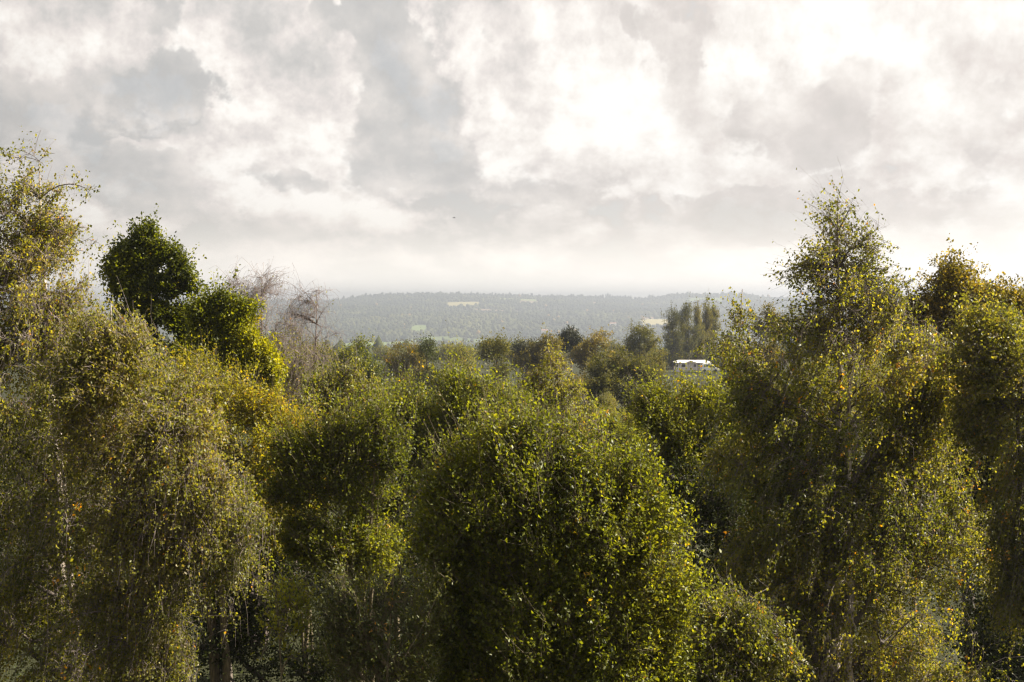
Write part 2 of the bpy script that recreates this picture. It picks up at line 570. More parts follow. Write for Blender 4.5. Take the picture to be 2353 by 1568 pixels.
    def attach(P, N, pen=0.8):
        out = np.empty(len(P), int)
        for a in range(0, len(P), 1500):
            b = P[a:a + 1500]
            dd = b[:, None] - N[None]
            dist = np.sqrt((dd ** 2).sum(2)) + pen * np.maximum(0, -dd[..., 2])
            out[a:a + 1500] = dist.argmin(1)
        return out
    j = attach(L2, nodes1)
    p0 = nodes1[j]
    d = L2 - p0
    dl = np.linalg.norm(d, axis=1)[:, None]
    up = {'birch': 0.22, 'willow': -0.05, 'oak': 0.08, 'poplar': -0.1}.get(habit, 0.1)
    ctrl = p0 + d * 0.5 + np.array([0, 0, 1.0]) * dl * up + rg.normal(0, 0.1, d.shape) * dl
    k2 = 6
    bp_ = bez(p0, ctrl, L2, k2)
    r0 = np.minimum(rad1[j] * 0.7, 0.012 + 0.010 * dl[:, 0])
    t2 = np.linspace(0, 1, k2)[None]
    br = r0[:, None] * (1 - 0.8 * t2) + 0.0025
    v, q = tubes(bp_, br, 4)
    V.append(v)
    Q.append(q + off)
    off += len(v)
    nodes2 = np.concatenate([bp_[:, 2:].reshape(-1, 3), lp[:, 4:].reshape(-1, 3), tp[:, kT // 2:].reshape(-1, 3)])
    # twigs: sprays along the branches, so that leafy shoots alternate with gaps
    n_in = int(n_twig * inner)
    allb = np.concatenate([bp_, bez(lp[:, 4], lp[:, 6], lp[:, 8], k2)])
    wgt = np.linalg.norm(allb[:, -1] - allb[:, 0], axis=1) + 0.35
    wgt = wgt * rg.lognormal(0, 0.45, len(wgt))
    bi = rg.choice(len(allb), size=n_twig - n_in, p=wgt / wgt.sum())
    tt_ = rg.uniform(0.18, 1.0, len(bi)) ** (0.8 if habit != 'oak' else 0.45) * (k2 - 1) * 0.999
    ii = tt_.astype(int)
    ff = (tt_ - ii)[:, None]
    sA = allb[bi, ii] * (1 - ff) + allb[bi, ii + 1] * ff
    if n_lead is None:
        n_lead = int(n_branch * 0.16) if habit in ('willow', 'birch') else 0
    fat = (1.15 - 0.55 * (tt_ / (k2 - 1)))[:, None] if habit != 'oak' else 1.0
    PA = sA + rg.normal(0, 1.0, sA.shape) * spray * fat + norm(allb[bi, -1] - allb[bi, 0]) * spray * 0.5
    if n_lead:
        Lp = sample(n_lead, 0.06, 1.0)
        cen0 = (C * vol[:, None]).sum(0) / vol.sum()
        ow = norm((Lp - cen0) * np.array([1, 1, 0.3]) + rg.normal(0, 0.4, Lp.shape))
        ll = lead_len * rg.lognormal(0, 0.35, (n_lead, 1))
        if habit == 'willow':
            dirn = norm(np.array([0, 0, 1.0]) + ow * 0.35 + rg.normal(0, 0.15, Lp.shape))
            e0, e1, e2 = Lp - dirn * ll * 0.6 - ow * ll * .25, Lp, Lp + dirn * ll * 0.75
        else:
            e0, e1, e2 = Lp - ow * ll * 0.8, Lp + ow * ll * 0.35 + np.array([0, 0, 0.15]) * ll, Lp + ow * ll * 0.6 - np.array([0, 0, 0.55]) * ll
        ld = bez(e0, e1, e2, k2)
        v, q = tubes(ld, np.linspace(0.009, 0.003, k2)[None].repeat(n_lead, 0), 3)
        V.append(v)
        Q.append(q + off)
        off += len(v)
        per = 22
        li_ = np.repeat(np.arange(n_lead), per)
        lt = rg.random(len(li_)) ** 0.8 * (k2 - 1) * 0.999
        i_ = lt.astype(int)
        f_ = (lt - i_)[:, None]
        sL_ = ld[li_, i_] * (1 - f_) + ld[li_, i_ + 1] * f_
        PL = sL_ + rg.normal(0, 0.07, sL_.shape)
        PA, sA = np.concatenate([PA, PL]), np.concatenate([sA, sL_])
    if n_in:
        PB = sample(n_in, shell, 1.0)
        if len(PB) * len(nodes2) > 3e7:
            nodes2 = nodes2[rg.random(len(nodes2)) < 3e7 / (len(PB) * len(nodes2))]
        sB = nodes2[attach(PB, nodes2, 0.5)]
        P, s0 = np.concatenate([PA, PB]), np.concatenate([sA, sB])
    else:
        P, s0 = PA, sA
    cen = (C * vol[:, None]).sum(0) / vol.sum()
    outw = norm((P - cen) * np.array([1, 1, 0.5]))
    tlv = twig_len * np.clip(rg.lognormal(-0.1, 0.5, (len(P), 1)), 0.3, 3.0)
    W = np.array([wind[0], wind[1], 0])
    if habit == 'birch':
        e = P + (np.array([0, 0, -1.0]) * rg.uniform(0.6, 1.1, (len(P), 1)) + W + rg.normal(0, 0.13, P.shape) + outw * 0.10) * tlv
        high = stand * np.clip((P[:, 2:3] - (tt[2] - 3.0)) / 2.5, 0, 1)      # top shoots stand up instead of hanging
        e = e * (1 - high * 0.9) + (P + (np.array([0, 0, 0.8]) + W * 2.5 + rg.normal(0, 0.25, P.shape)) * tlv) * high * 0.9
    elif habit == 'willow':
        e = P + (np.array([0, 0, 0.75]) + W * 0.6 + outw * 0.45 + rg.normal(0, 0.30, P.shape)) * tlv
    elif habit == 'poplar':
        e = P + (np.array([0, 0, 1.0]) + outw * 0.2 + rg.normal(0, 0.15, P.shape)) * tlv
    else:
        e = P + (np.array([0, 0, 0.35]) + outw * 0.6 + rg.normal(0, 0.45, P.shape)) * tlv
    m1 = s0 + (P - s0) * 0.55 + np.array([0, 0, 0.1]) * np.linalg.norm(P - s0, axis=1)[:, None]
    mid2 = (P + e) * 0.5 + rg.normal(0, 0.03, P.shape) * tlv
    wp = np.stack([s0, m1, P, mid2, e], axis=1)
    tr0 = twig_r * np.array([1.5, 1.2, 1.0, .75, .45])[None] * rg.uniform(0.7, 1.3, (len(P), 1))
    dens = np.ones(len(P))
    if bare_above is not None and bare_above[2] > 0.1:
        dens = np.clip((bare_above[1] - P[:, 2]) / (bare_above[1] - bare_above[0]), bare_above[2], 1)
    sel = rg.random(len(P)) < np.where(dens < 0.9, 0.45 + 0.5 * dens, keep_twigs)
    v, q = tubes(wp[sel], tr0[sel], 3)
    crownV, crownQ = v, q
    # leaves
    leaves_per = leaves_per * (0.75 if leaf_len < 0.1 else 0.9)
    lp_n = rg.poisson(leaves_per, len(P))
    if bare_above is not None:
        fac = np.clip((bare_above[1] - P[:, 2]) / (bare_above[1] - bare_above[0]), bare_above[2], 1)
        lp_n = rg.poisson(leaves_per * fac)
    idx = np.repeat(np.arange(len(P)), lp_n)
    nL = len(idx)
    a0 = 0.15 if habit == 'oak' else 0.0
    t = a0 + (1 - a0) * rg.random(nL) ** leaf_fill * 1.0
    seg = 1.1 + t * 2.9                                              # along polyline points 1..4
    i0 = np.minimum(seg.astype(int), 3)
    fr = (seg - i0)[:, None]
    pos = wp[idx, i0] * (1 - fr) + wp[idx, i0 + 1] * fr
    tdir = norm(wp[idx, i0 + 1] - wp[idx, i0])
    spread = leaf_len * (0.9 if habit != 'oak' else 1.3)
    pos = pos + rg.normal(0, 0.5, (nL, 3)) * spread
    rnd = norm(rg.normal(size=(nL, 3)))
    if habit == 'birch':
        axis = norm(rnd * 0.8 + np.array([0, 0, -0.75]) + W * 1.5)
    elif habit in ('willow', 'poplar'):
        axis = norm(tdir * 0.6 + rnd * 0.8)
    else:
        axis = norm(tdir * 0.4 + rnd * 0.9)
    nrm = rg.normal(size=(nL, 3)) + np.array([0, 0, 0.25 if habit == 'birch' else 0.7])
    side = norm(np.cross(axis, nrm))
    nrm = np.cross(side, axis)
    ln = leaf_len * rg.uniform(0.55, 1.2, (nL, 1))
    wd = leaf_w * rg.uniform(0.7, 1.15, (nL, 1)) * ln / leaf_len
    b = pos
    tip = pos + axis * ln + nrm * ln * rg.uniform(-0.15, 0.1, (nL, 1))
    midp = pos + axis * ln * 0.42
    fold = rg.uniform(0.05, 0.35, (nL, 1)) * wd
    sL = midp + side * wd * 0.5 + nrm * fold
    sR = midp - side * wd * 0.5 + nrm * fold
    LV = np.stack([b, sL, tip, sR], axis=1).reshape(-1, 3)
    li = np.arange(nL, dtype=np.int32)[:, None] * 4
    tris = np.concatenate([li + np.array([[0, 2, 1]]), li + np.array([[0, 3, 2]])], axis=1).reshape(-1, 3)
    twig_t = np.clip(rg.normal(tint_mu, tint_sd * 0.9, len(P)) + 0.13 * cl(P * 0.7 + 3.0), 0, 0.93)
    # a few sprays have already turned
    turned = rg.random(len(P)) < orange
    tv = np.clip(twig_t[idx] + rg.normal(0, tint_sd * 0.6, nL), 0.0, 0.92)
    tv = np.where(turned[idx], rg.uniform(0.96, 1.0, nL), tv)
    tv = np.where(rg.random(nL) < 0.0022, 0.985, tv)
    # assemble crown
    nq = len(crownQ)
    verts = np.concatenate([crownV, LV])
    loops = np.concatenate([crownQ.ravel(), (tris + len(crownV)).ravel()])
    starts = np.concatenate([np.arange(nq) * 4, nq * 4 + np.arange(len(tris)) * 3])
    mi = np.concatenate([np.ones(nq, int), np.zeros(len(tris), int)])
    tint = np.concatenate([np.full(nq, 0.3), np.repeat(tv, 2)])
    verts = verts - base
    mc = raw_mesh('crown', verts, loops, starts, None, [leaf_mat_, twig_mat], matidx=mi, tint=tint)
    QQ = np.concatenate(Q)
    mt = quads_mesh('trunk', np.concatenate(V) - base, QQ, [bark, limb_mat or twig_mat], smooth=True, matidx=(np.arange(len(QQ)) >= n_trunk_q).astype(int))
    return mt, mc, nL


TOTAL = [0]


def tree(name, label, cat, base, group=None, **kw):
    mt, mc, nL = make_crown(base=base, **kw)
    TOTAL[0] += nL
    pass
    root = empty(name, base)
    tag(root, label, cat, group)
    mesh_obj('trunk', mt, root)
    mesh_obj('crown', mc, root)
    return root


def copy_tree(src, loc, rz=0.0, sc=(1, 1, 1), label=None, group=None):
    r = src.copy()
    COL.objects.link(r)
    r.location = tuple(float(c) for c in loc)
    r.rotation_euler = (0, 0, rz)
    r.scale = sc
    if label:
        r['label'] = label
    if group:
        r['group'] = group
    for ch in list(src.children):
        c = ch.copy()
        COL.objects.link(c)
        c.parent = r
    return r


# ------------------------------------------------------------------ terrain
RX = np.array([-6000, -2925, -1900, -1500, -1340, -1060, -930, -820, -690, -440, 50, 560, 730, 830, 960, 1110, 1250, 1450, 1620, 2200, 2900, 6000.])
RY = np.array([694, 693, 691, 689, 688, 689, 684, 679, 677, 676, 677.5, 680, 686, 682, 676.5, 678, 675, 683, 686, 690, 694, 698.])
PY = np.array([-300, -60, 0, 120, 290, 450, 600, 1100, 1800, 2500, 3000])
PZ = np.array([1.0, 0, 0, -1.0, -3.5, -8, -20, -48, -84, -112, -114.])


def lump(x, y, s, seed=0):
    a = np.sin(x / s + seed) * np.cos(y / s * 1.3 + seed * 2.1) + np.sin((x * .7 + y * .6) / s * 1.9 + seed * 1.3) * 0.6 + np.sin((x * -.5 + y * .9) / s * 3.1 + seed * .7) * 0.35
    return a


def height(x, y):
    x = np.asarray(x, float)
    y = np.asarray(y, float)
    z = np.interp(y, PY, PZ)
    ridge = CAM_Z + 6500 * (700 - np.interp(x, RX, RY)) * 0.0003825 - 9.0
    t = np.clip((y - 3000) / 3500, 0, 1)
    prof = t ** 0.92
    zz = -114 + (ridge + 114) * prof
    zz = zz + 5.0 * lump(x, y * 0.2, 260, 3.0) * t + 9.0 * lump(x, y, 330, 1.0) * np.sin(np.pi * t) ** 0.7 * (t < 1)
    z = np.where(y > 3000, zz, z)
    z = np.where(y > 6500, ridge - (y - 6500) * 0.035, z)
    z = z + np.clip((y - 500) / 600, 0, 1) * np.clip((3300 - y) / 600, 0, 1) * 3.0 * lump(x, y, 210, 4.0)
    z = z + np.clip((y - 40) / 200, 0, 1) * 0.25 * lump(x, y, 37, 2.0)
    z = z - 0.0 * x
    return z


rs = np.random.default_rng(5)
NS = 900
SX = rs.uniform(-3200, 3200, NS)
SY = 700 + (6900 - 700) * rs.random(NS) ** 0.8
KIND = np.where(rs.random(NS) < 0.82, 0, rs.integers(1, 6, NS))       # 0 wood, 1.. fields
KIND = np.where((KIND > 0) & (SY > 3900) & (rs.random(NS) < 0.85), 0, KIND)


def cell(x, y):
    """which field or wood a point of the countryside belongs to, and how near its edge"""
    out = np.empty(len(x), int)
    edge = np.empty(len(x))
    wx = x + 40 * np.sin(y / 90.0)
    wy = y + 50 * np.sin(x / 130.0)
    for a in range(0, len(x), 20000):
        d = (wx[a:a + 20000, None] - SX[None]) ** 2 * 1.0 + ((wy[a:a + 20000, None] - SY[None]) * 1.2) ** 2
        o = np.argpartition(d, 1, axis=1)[:, :2]
        dd = np.take_along_axis(d, o, 1)
        sw = dd[:, 0] > dd[:, 1]
        o[sw] = o[sw][:, ::-1]
        dd[sw] = dd[sw][:, ::-1]
        out[a:a + 20000] = o[:, 0]
        edge[a:a + 20000] = np.sqrt(dd[:, 1]) - np.sqrt(dd[:, 0])
    k = KIND[out].copy()
    # the long pale strips just under the wooded crest
    px = x / np.maximum(y, 1) * FOC + 1176.5
    strip = np.zeros(len(x), bool)
    for (pa, pb, ya, yb, kk_) in ((905, 1055, 5830, 6110, 2), (1062, 1235, 5800, 6120, 1), (1025, 1105, 5250, 5600, 3), (1190, 1236, 5420, 5800, 4), (1575, 1660, 5750, 6150, 2),
                                  (1470, 1548, 3980, 4380, 3), (860, 885, 5700, 6000, 3), (1350, 1378, 5700, 6050, 4), (1290, 1315, 3300, 3640, 2), (1215, 1270, 3020, 3380, 1), (940, 985, 3650, 3980, 2)):
        w_ = (y > ya) & (y < yb) & (px > pa + 0.02 * (y - ya)) & (px < pb)
        k = np.where(w_, kk_, k)
        strip |= w_
    edge = np.where(strip, 60, edge)
    k = np.where(y > 6200, 0, k)
    k = np.where((y > 5870) & (y < 6000) & (px > 760) & (px < 1150), 0, k)
    return k, edge, out


def build_ground():
    ys = np.concatenate([np.arange(-300, 700, 12.0), np.arange(700, 3000, 30.0), np.arange(3000, 7400, 22.0), np.arange(7400, 8700, 300.0)])
    xs = np.concatenate([np.arange(-8600, -3200, 600.0), np.arange(-3200, 3201, 32.0), np.arange(3800, 8700, 600.0)])
    X, Yg = np.meshgrid(xs, ys)
    Z = height(X, Yg)
    n, m = X.shape
    verts = np.stack([X, Yg, Z], -1).reshape(-1, 3)
    i = np.arange(n * m).reshape(n, m)
    q = np.stack([i[:-1, :-1], i[:-1, 1:], i[1:, 1:], i[1:, :-1]], -1).reshape(-1, 4)
    c = verts[q].mean(1)
    k, e, cid = cell(c[:, 0], c[:, 1])
    k = np.where(c[:, 1] < 620, 0, k)
    k = np.where((c[:, 1] < 2900) & (k > 0), 5, k)
    mat = bpy.data.materials.new('countryside')
    mat.use_nodes = True
    g = NT(mat.node_tree)
    pr = mat.node_tree.nodes['Principled BSDF']
    a = g.n('ShaderNodeAttribute', attribute_name='tint')
    base = g.ramp(a.outputs['Fac'], [(0, (.028, .030, .012)), (.17, (.17, .20, .07)), (.34, (.13, .17, .055)), (.51, (.30, .26, .12)), (.68, (.22, .16, .11)), (.85, (.10, .13, .04))], 'CONSTANT')
    tc = g.n('ShaderNodeTexCoord')
    nz = g.n('ShaderNodeTexNoise')
    nz.inputs['Scale'].default_value = 0.05
    nz.inputs['Detail'].default_value = 8
    g.link(tc.outputs['Object'], nz.inputs['Vector'])
    base = g.mixc(0.5, base, g.ramp(nz.outputs[0], [(.3, (.45, .42, .36)), (.7, (1, 1, 1))]), 'MULTIPLY')
    g.link(base, pr.inputs['Base Color'])
    pr.inputs['Roughness'].default_value = 0.95
    pr.inputs['Specular IOR Level'].default_value = 0.1
    me = quads_mesh('ground', verts, q, [mat], tint=k * 0.17 + 0.02, smooth=True)
    o = mesh_obj('ground', me)
    tag(o, 'sloping ground under the trees, falling to the valley and rising to the far ridge', 'ground', kind='structure')


build_ground()


def ico():
    t = (1 + 5 ** .5) / 2
    v = norm(np.array([(-1, t, 0), (1, t, 0), (-1, -t, 0), (1, -t, 0), (0, -1, t), (0, 1, t), (0, -1, -t), (0, 1, -t), (t, 0, -1), (t, 0, 1), (-t, 0, -1), (-t, 0, 1)], float))
    f = [(0, 11, 5), (0, 5, 1), (0, 1, 7), (0, 7, 10), (0, 10, 11), (1, 5, 9), (5, 11, 4), (11, 10, 2), (10, 7, 6), (7, 1, 8), (3, 9, 4), (3, 4, 2), (3, 2, 6), (3, 6, 8), (3, 8, 9), (4, 9, 5), (2, 4, 11), (6, 2, 10), (8, 6, 7), (9, 8, 1)]
    vs = [tuple(p) for p in v]
    mid = {}
    nf = []
    for a, b, c in f:
        ids = []
        for p, q in ((a, b), (b, c), (c, a)):
            key = (min(p, q), max(p, q))
            if key not in mid:
                mm = np.array(vs[p]) + np.array(vs[q])
                vs.append(tuple(mm / np.linalg.norm(mm)))
                mid[key] = len(vs) - 1
            ids.append(mid[key])
        nf += [(a, ids[0], ids[2]), (b, ids[1], ids[0]), (c, ids[2], ids[1]), tuple(ids)]
    return np.array(vs), np.array(nf)


def build_woodland():
    rg = np.random.default_rng(11)
    V0, F0 = ico()
    N = 120000
    # spread so that each part of the picture gets about as many
    y = 620 * (6640 / 620) ** (rg.random(N) ** 0.62)
    x = rg.uniform(-0.56, 0.56, N) * y
    k, e, cid = cell(x, y)
    wood = k == 0
    hedge = (~wood) & (e < 14)
    keep = wood & (rg.random(N) < np.clip(0.25 + 0.75 * (lump(x, y, 70, 6.0) > -0.6), 0, 1)) | (hedge & (rg.random(N) < 0.8))
    keep |= (~wood) & (rg.random(N) < 0.015)
    keep &= ~((y < 900) & (rg.random(N) < 0.5))
    x, y, k = x[keep], y[keep], k[keep]
    cid = cid[keep]
    n = len(x)
    r = rg.uniform(4.0, 8.5, n) * np.where(k == 0, 1, 0.7)
    hh = r * rg.uniform(0.8, 1.35, n)
    conifer = (rg.random(n) < 0.04) | ((rg.random(n) < 0.45) & (y > 6350) & (x > 500) & (x < 800))
    hh = np.where(conifer, r * 1.6, hh)
    r = np.where(conifer, r * 0.55, r)
    hh = hh * np.where(y > 6300, rg.uniform(0.9, 1.5, n), 1.0)
    z = height(x, y) + hh * 0.55
    nrm_noise = 1 + rg.normal(0, 0.17, (n, len(V0)))
    verts = V0[None] * nrm_noise[..., None] * np.stack([r, r, hh], -1)[:, None] + np.stack([x, y, z], -1)[:, None]
    faces = F0[None] + (np.arange(n) * len(V0))[:, None, None]
    hill_t = rs.random(NS)
    tint = np.clip(0.22 + 0.60 * (hill_t[cid] - 0.5) - 0.15 * (y > 6200) + rg.normal(0, 0.07, n), 0, 1)
    tint = np.where(conifer, 0.02, tint)
    tint = np.where(rg.random(n) < 0.008, 1.0, tint)
    tint = np.clip(np.repeat(tint, len(F0)) + rg.normal(0, 0.05, n * len(F0)), 0, 1)
    me = quads_mesh('woodland', verts.reshape(-1, 3), faces.reshape(-1, 3), [M['wood_leaf']], tint=tint, smooth=True)
    o = mesh_obj('woodland', me)
    tag(o, 'hazy far woods and hedgerow trees covering the valley and the ridge', 'woodland', kind='stuff')
    print('woodland lumps', n)


build_woodland()

# ------------------------------------------------------------------ the near trees
def ground_at(p):
    return np.array([p[0], p[1], float(height(p[0], p[1]))])


T = {}
# tall birch, left edge
D = 25
T['left_birch'] = tree('birch_tree', 'tall leaning birch at the left edge, its thin top highest against the sky', 'tree',
    ground_at(at(150, 1500, D)), seed=1, bare_above=(at(0, 900, D)[2], at(0, 640, D)[2], 0.62), habit='birch', leaf_mat_=M['birch_leaf'], twig_mat=M['grey_twig'], bark=M['birch_bark'], limb_mat=M['bark'],
    lobes=lobes_px(D, [(28, 430, 50, 95), (-25, 450, 60, 120), (20, 540, 130, 130), (85, 490, 75, 90), (150, 560, 50, 70), (90, 640, 110, 100), (30, 720, 140, 110), (110, 690, 85, 70), (60, 700, 100, 60), (20, 660, 110, 80), (130, 760, 80, 70), (15, 810, 90, 90), (10, 900, 90, 90), (60, 770, 80, 80), (-40, 860, 70, 100), (170, 680, 70, 90), (150, 640, 60, 90), (20, 680, 120, 130), (215, 740, 60, 80), (115, 500, 80, 95), (60, 660, 150, 150), (130, 600, 75, 80), (95, 380, 18, 34),
                       (100, 860, 215, 190), (110, 740, 130, 90), (170, 720, 70, 80), (120, 1060, 250, 230), (90, 1250, 260, 230), (100, 1480, 250, 260), (-90, 800, 160, 400), (-60, 560, 90, 160), (240, 1430, 150, 190)]),
    n_limbs=44, n_branch=900, n_twig=26000, leaves_per=6.7, leaf_len=0.072, leaf_w=0.055, trunk_r=0.17, trunk_top=at(90, 370, D), fit=0.97, stand=0.6,
    twig_len=0.42, wind=(-0.22, 0.05), clump=0.25, clump_scale=1.1, stems=2, twig_r=0.0028)
# drooping birch beside it
D = 23
T['drooping_birch'] = tree('birch_tree', 'wide birch beside the left edge birch, its twig curtains hanging over the dark hollow', 'tree',
    ground_at(at(300, 1500, D)), seed=2, habit='birch', leaf_mat_=M['pale_birch_leaf'], twig_mat=M['grey_twig'], bark=M['birch_bark'], limb_mat=M['bark'],
    lobes=lobes_px(D, [(260, 830, 80, 80), (330, 900, 150, 120), (220, 780, 40, 50), (300, 790, 50, 60), (200, 870, 90, 90), (420, 930, 70, 80), (230, 960, 140, 110), (400, 1010, 130, 130), (480, 1130, 125, 140), (550, 1260, 62, 130), (530, 1400, 40, 60),
                       (330, 1180, 190, 200), (420, 1320, 75, 90), (300, 1440, 150, 170), (370, 1530, 90, 90), (450, 1180, 100, 120)]),
    n_limbs=38, n_branch=700, n_twig=18500, leaves_per=7.8, leaf_len=0.069, leaf_w=0.052, trunk_r=0.14, trunk_top=at(255, 700, D),
    twig_len=0.42, wind=(-0.15, 0.0), clump=0.6, clump_scale=1.0, tint_mu=0.5, twig_r=0.0028)
# big birch on the right
D = 26
T['right_birch'] = tree('birch_tree', 'big birch on the right with a loose pointed top and pale forked stems', 'tree',
    ground_at(at(1900, 1500, D)), seed=3, bare_above=(at(0, 860, D)[2], at(0, 640, D)[2], 0.42), fit=0.94, habit='birch', leaf_mat_=M['birch_leaf'], twig_mat=M['grey_twig'], bark=M['birch_bark'], limb_mat=M['bark'],
    lobes=lobes_px(D, [(1920, 495, 36, 38), (1830, 760, 100, 90), (1740, 850, 90, 90), (2100, 800, 90, 80), (2170, 880, 80, 100), (1945, 545, 75, 60), (1990, 560, 62, 66), (1960, 600, 110, 80), (1900, 650, 120, 62), (1850, 630, 60, 40), (1990, 690, 110, 80), (1870, 700, 120, 70), (2020, 650, 50, 75), (1960, 720, 130, 65),
                       (1900, 830, 200, 125), (2040, 850, 160, 125), (1780, 900, 120, 110), (2140, 960, 100, 150), (1820, 1060, 190, 180), (2050, 1060, 190, 180), (1760, 1230, 120, 200),
                       (1930, 1260, 250, 230), (2140, 1250, 140, 190), (2230, 1180, 70, 90), (1960, 1480, 280, 220), (1780, 1480, 110, 200), (2150, 1480, 120, 180)]),
    n_limbs=54, n_branch=1200, n_twig=27000, leaves_per=8.4, leaf_len=0.075, leaf_w=0.058, trunk_r=0.19, trunk_top=at(1925, 455, D),
    twig_len=0.42, wind=(-0.24, 0.05), clump=0.55, clump_scale=1.1, stems=3, orange=0.005, twig_r=0.0028)
# small birch top left of it
D = 31
T['slim_birch'] = tree('birch_tree', 'slim birch with a sparse wispy tip, just left of the big right-hand birch', 'tree',
    ground_at(at(1715, 1400, D)), seed=4, habit='birch', leaf_mat_=M['birch_leaf'], twig_mat=M['twig'], bark=M['birch_bark'],
    lobes=lobes_px(D, [(1705, 702, 22, 35), (1712, 757, 42, 45), (1700, 842, 60, 70), (1705, 942, 62, 80), (1690, 1072, 90, 110), (1650, 1022, 80, 80), (1700, 1212, 80, 110)]),
    n_limbs=16, n_branch=150, n_twig=3600, leaves_per=7.8, leaf_len=0.077, leaf_w=0.061, trunk_r=0.09, trunk_top=at(1706, 665, D),
    twig_len=0.35, wind=(-0.2, 0.0), clump=0.5, clump_scale=0.9, orange=0.008)
# oak behind the birches on the left
D = 42
T['oak'] = tree('oak_tree', 'bright green oak rising in knobbly lobes behind the left birches', 'tree',
    ground_at(at(390, 1300, D)), seed=5, habit='oak', leaf_mat_=M['oak_leaf'], twig_mat=M['bark'], bark=M['bark'],
    lobes=lobes_px(D, [(334, 556, 17, 44), (290, 598, 26, 26), (336, 615, 36, 34), (382, 590, 24, 30), (412, 615, 26, 24), (432, 640, 18, 18), (436, 672, 18, 14), (268, 630, 18, 28), (280, 668, 28, 26), (330, 672, 36, 32), (385, 668, 32, 22), (300, 725, 46, 40), (360, 725, 44, 34), (410, 740, 34, 30), (330, 790, 70, 46), (420, 800, 60, 50), (340, 870, 100, 60)]),
    n_limbs=26, n_branch=170, n_twig=4600, leaves_per=22, ragged=0.12, outlier=0.04, tuft=0.7, fit=0.70, leaf_len=0.13, leaf_w=0.085, trunk_r=0.30, trunk_top=at(336, 540, D),
    twig_len=0.26, spray=0.13, inner=0.0, wind=(0, 0), clump=0.5, clump_scale=1.3, tint_mu=0.42, asc=0.5, leaf_fill=0.6, twig_r=0.007, orange=0.002)
D = 40
T['low_oak'] = tree('oak_tree', 'lower bright green oak whose rounded crown slopes down right of the taller oak', 'tree',
    ground_at(at(520, 1300, D)), seed=6, habit='oak', leaf_mat_=M['oak_leaf'], twig_mat=M['bark'], bark=M['bark'],
    lobes=lobes_px(D, [(498, 708, 20, 24), (528, 706, 16, 20), (470, 730, 32, 32), (515, 745, 36, 32), (556, 742, 22, 26), (450, 785, 42, 36), (505, 795, 50, 40), (560, 790, 36, 34), (595, 825, 28, 32), (622, 850, 22, 24), (560, 850, 50, 36), (490, 860, 60, 44), (610, 890, 26, 26), (520, 930, 90, 50)]),
    n_limbs=22, n_branch=150, n_twig=3900, leaves_per=22, ragged=0.12, outlier=0.04, tuft=0.7, fit=0.70, leaf_len=0.12, leaf_w=0.08, trunk_r=0.24,
    twig_len=0.26, spray=0.13, inner=0.0, wind=(0, 0), clump=0.5, clump_scale=1.2, tint_mu=0.48, asc=0.5, leaf_fill=0.6, twig_r=0.007, orange=0.002)
# the two half bare birches
D = 48
T['bare_birch'] = tree('birch_tree', 'half bare birch with fine purple-brown twigs fanning up right of the bright green oak', 'tree',
    ground_at(at(600, 1200, D)), seed=7, habit='birch', leaf_mat_=M['pale_birch_leaf'], twig_mat=M['grey_twig'], limb_mat=M['twig'], fit=1.05, keep_twigs=1.0, bark=M['twig'],
    lobes=lobes_px(D, [(555, 665, 32, 40), (620, 660, 36, 38), (590, 720, 55, 55), (650, 745, 42, 45), (640, 820, 60, 60), (600, 880, 60, 70), (690, 880, 45, 60)]),
    n_limbs=26, n_branch=320, n_twig=2300, leaves_per=5.0, leaf_len=0.083, leaf_w=0.062, trunk_r=0.13, trunk_top=at(600, 640, D),
    twig_len=0.75, wind=(-0.2, 0), clump=0.3, clump_scale=1.0, bare_above=(at(0, 800, D)[2], at(0, 725, D)[2], 0.03), twig_r=0.0042, limb_r=0.5, stems=4, stand=0.25, spray=0.42, inner=0.0)
D = 50
T['forked_birch'] = tree('birch_tree', 'nearly leafless birch with a dark leaning forked stem, right of the other half bare birch', 'tree',
    ground_at(at(650, 1200, D)), seed=8, habit='birch', leaf_mat_=M['pale_birch_leaf'], twig_mat=M['grey_twig'], limb_mat=M['twig'], fit=1.05, keep_twigs=1.0, bark=M['twig'],
    lobes=lobes_px(D, [(685, 675, 30, 28), (728, 675, 24, 26), (700, 710, 45, 30), (738, 740, 14, 40), (670, 740, 30, 40), (700, 800, 50, 40), (680, 860, 55, 60)]),
    n_limbs=16, n_branch=130, n_twig=1000, leaves_per=5.0, leaf_len=0.083, leaf_w=0.062, trunk_r=0.12, trunk_top=at(728, 668, D),
    twig_len=0.8, wind=(0.1, 0), clump=0.2, clump_scale=1.0, bare_above=(at(0, 830, D)[2], at(0, 745, D)[2], 0.03), twig_r=0.0042, limb_r=0.7, trunk_bend=0.5, stand=0.25, spray=0.45, inner=0.0)
# golden willow
D = 30
T['golden_willow'] = tree('willow_tree', 'golden yellow willow with a domed crown below the green oaks', 'tree',
    ground_at(at(520, 1450, D)), seed=9, habit='willow', leaf_mat_=M['golden_leaf'], twig_mat=M['willow_bark'], bark=M['willow_bark'],
    lobes=lobes_px(D, [(440, 888, 60, 55), (520, 908, 65, 55), (590, 948, 70, 60), (640, 1008, 60, 65), (480, 998, 120, 90), (580, 1068, 110, 90), (660, 1098, 60, 80), (690, 1018, 40, 60), (720, 1128, 40, 60), (520, 1188, 130, 120), (640, 1208, 80, 100), (420, 968, 70, 90)]),
    n_limbs=30, n_branch=300, n_twig=9000, leaves_per=9.0, leaf_len=0.083, leaf_w=0.047, trunk_r=0.15, stems=3,
    twig_len=0.34, clump=0.5, clump_scale=1.1, tint_mu=0.5, twig_r=0.0028)
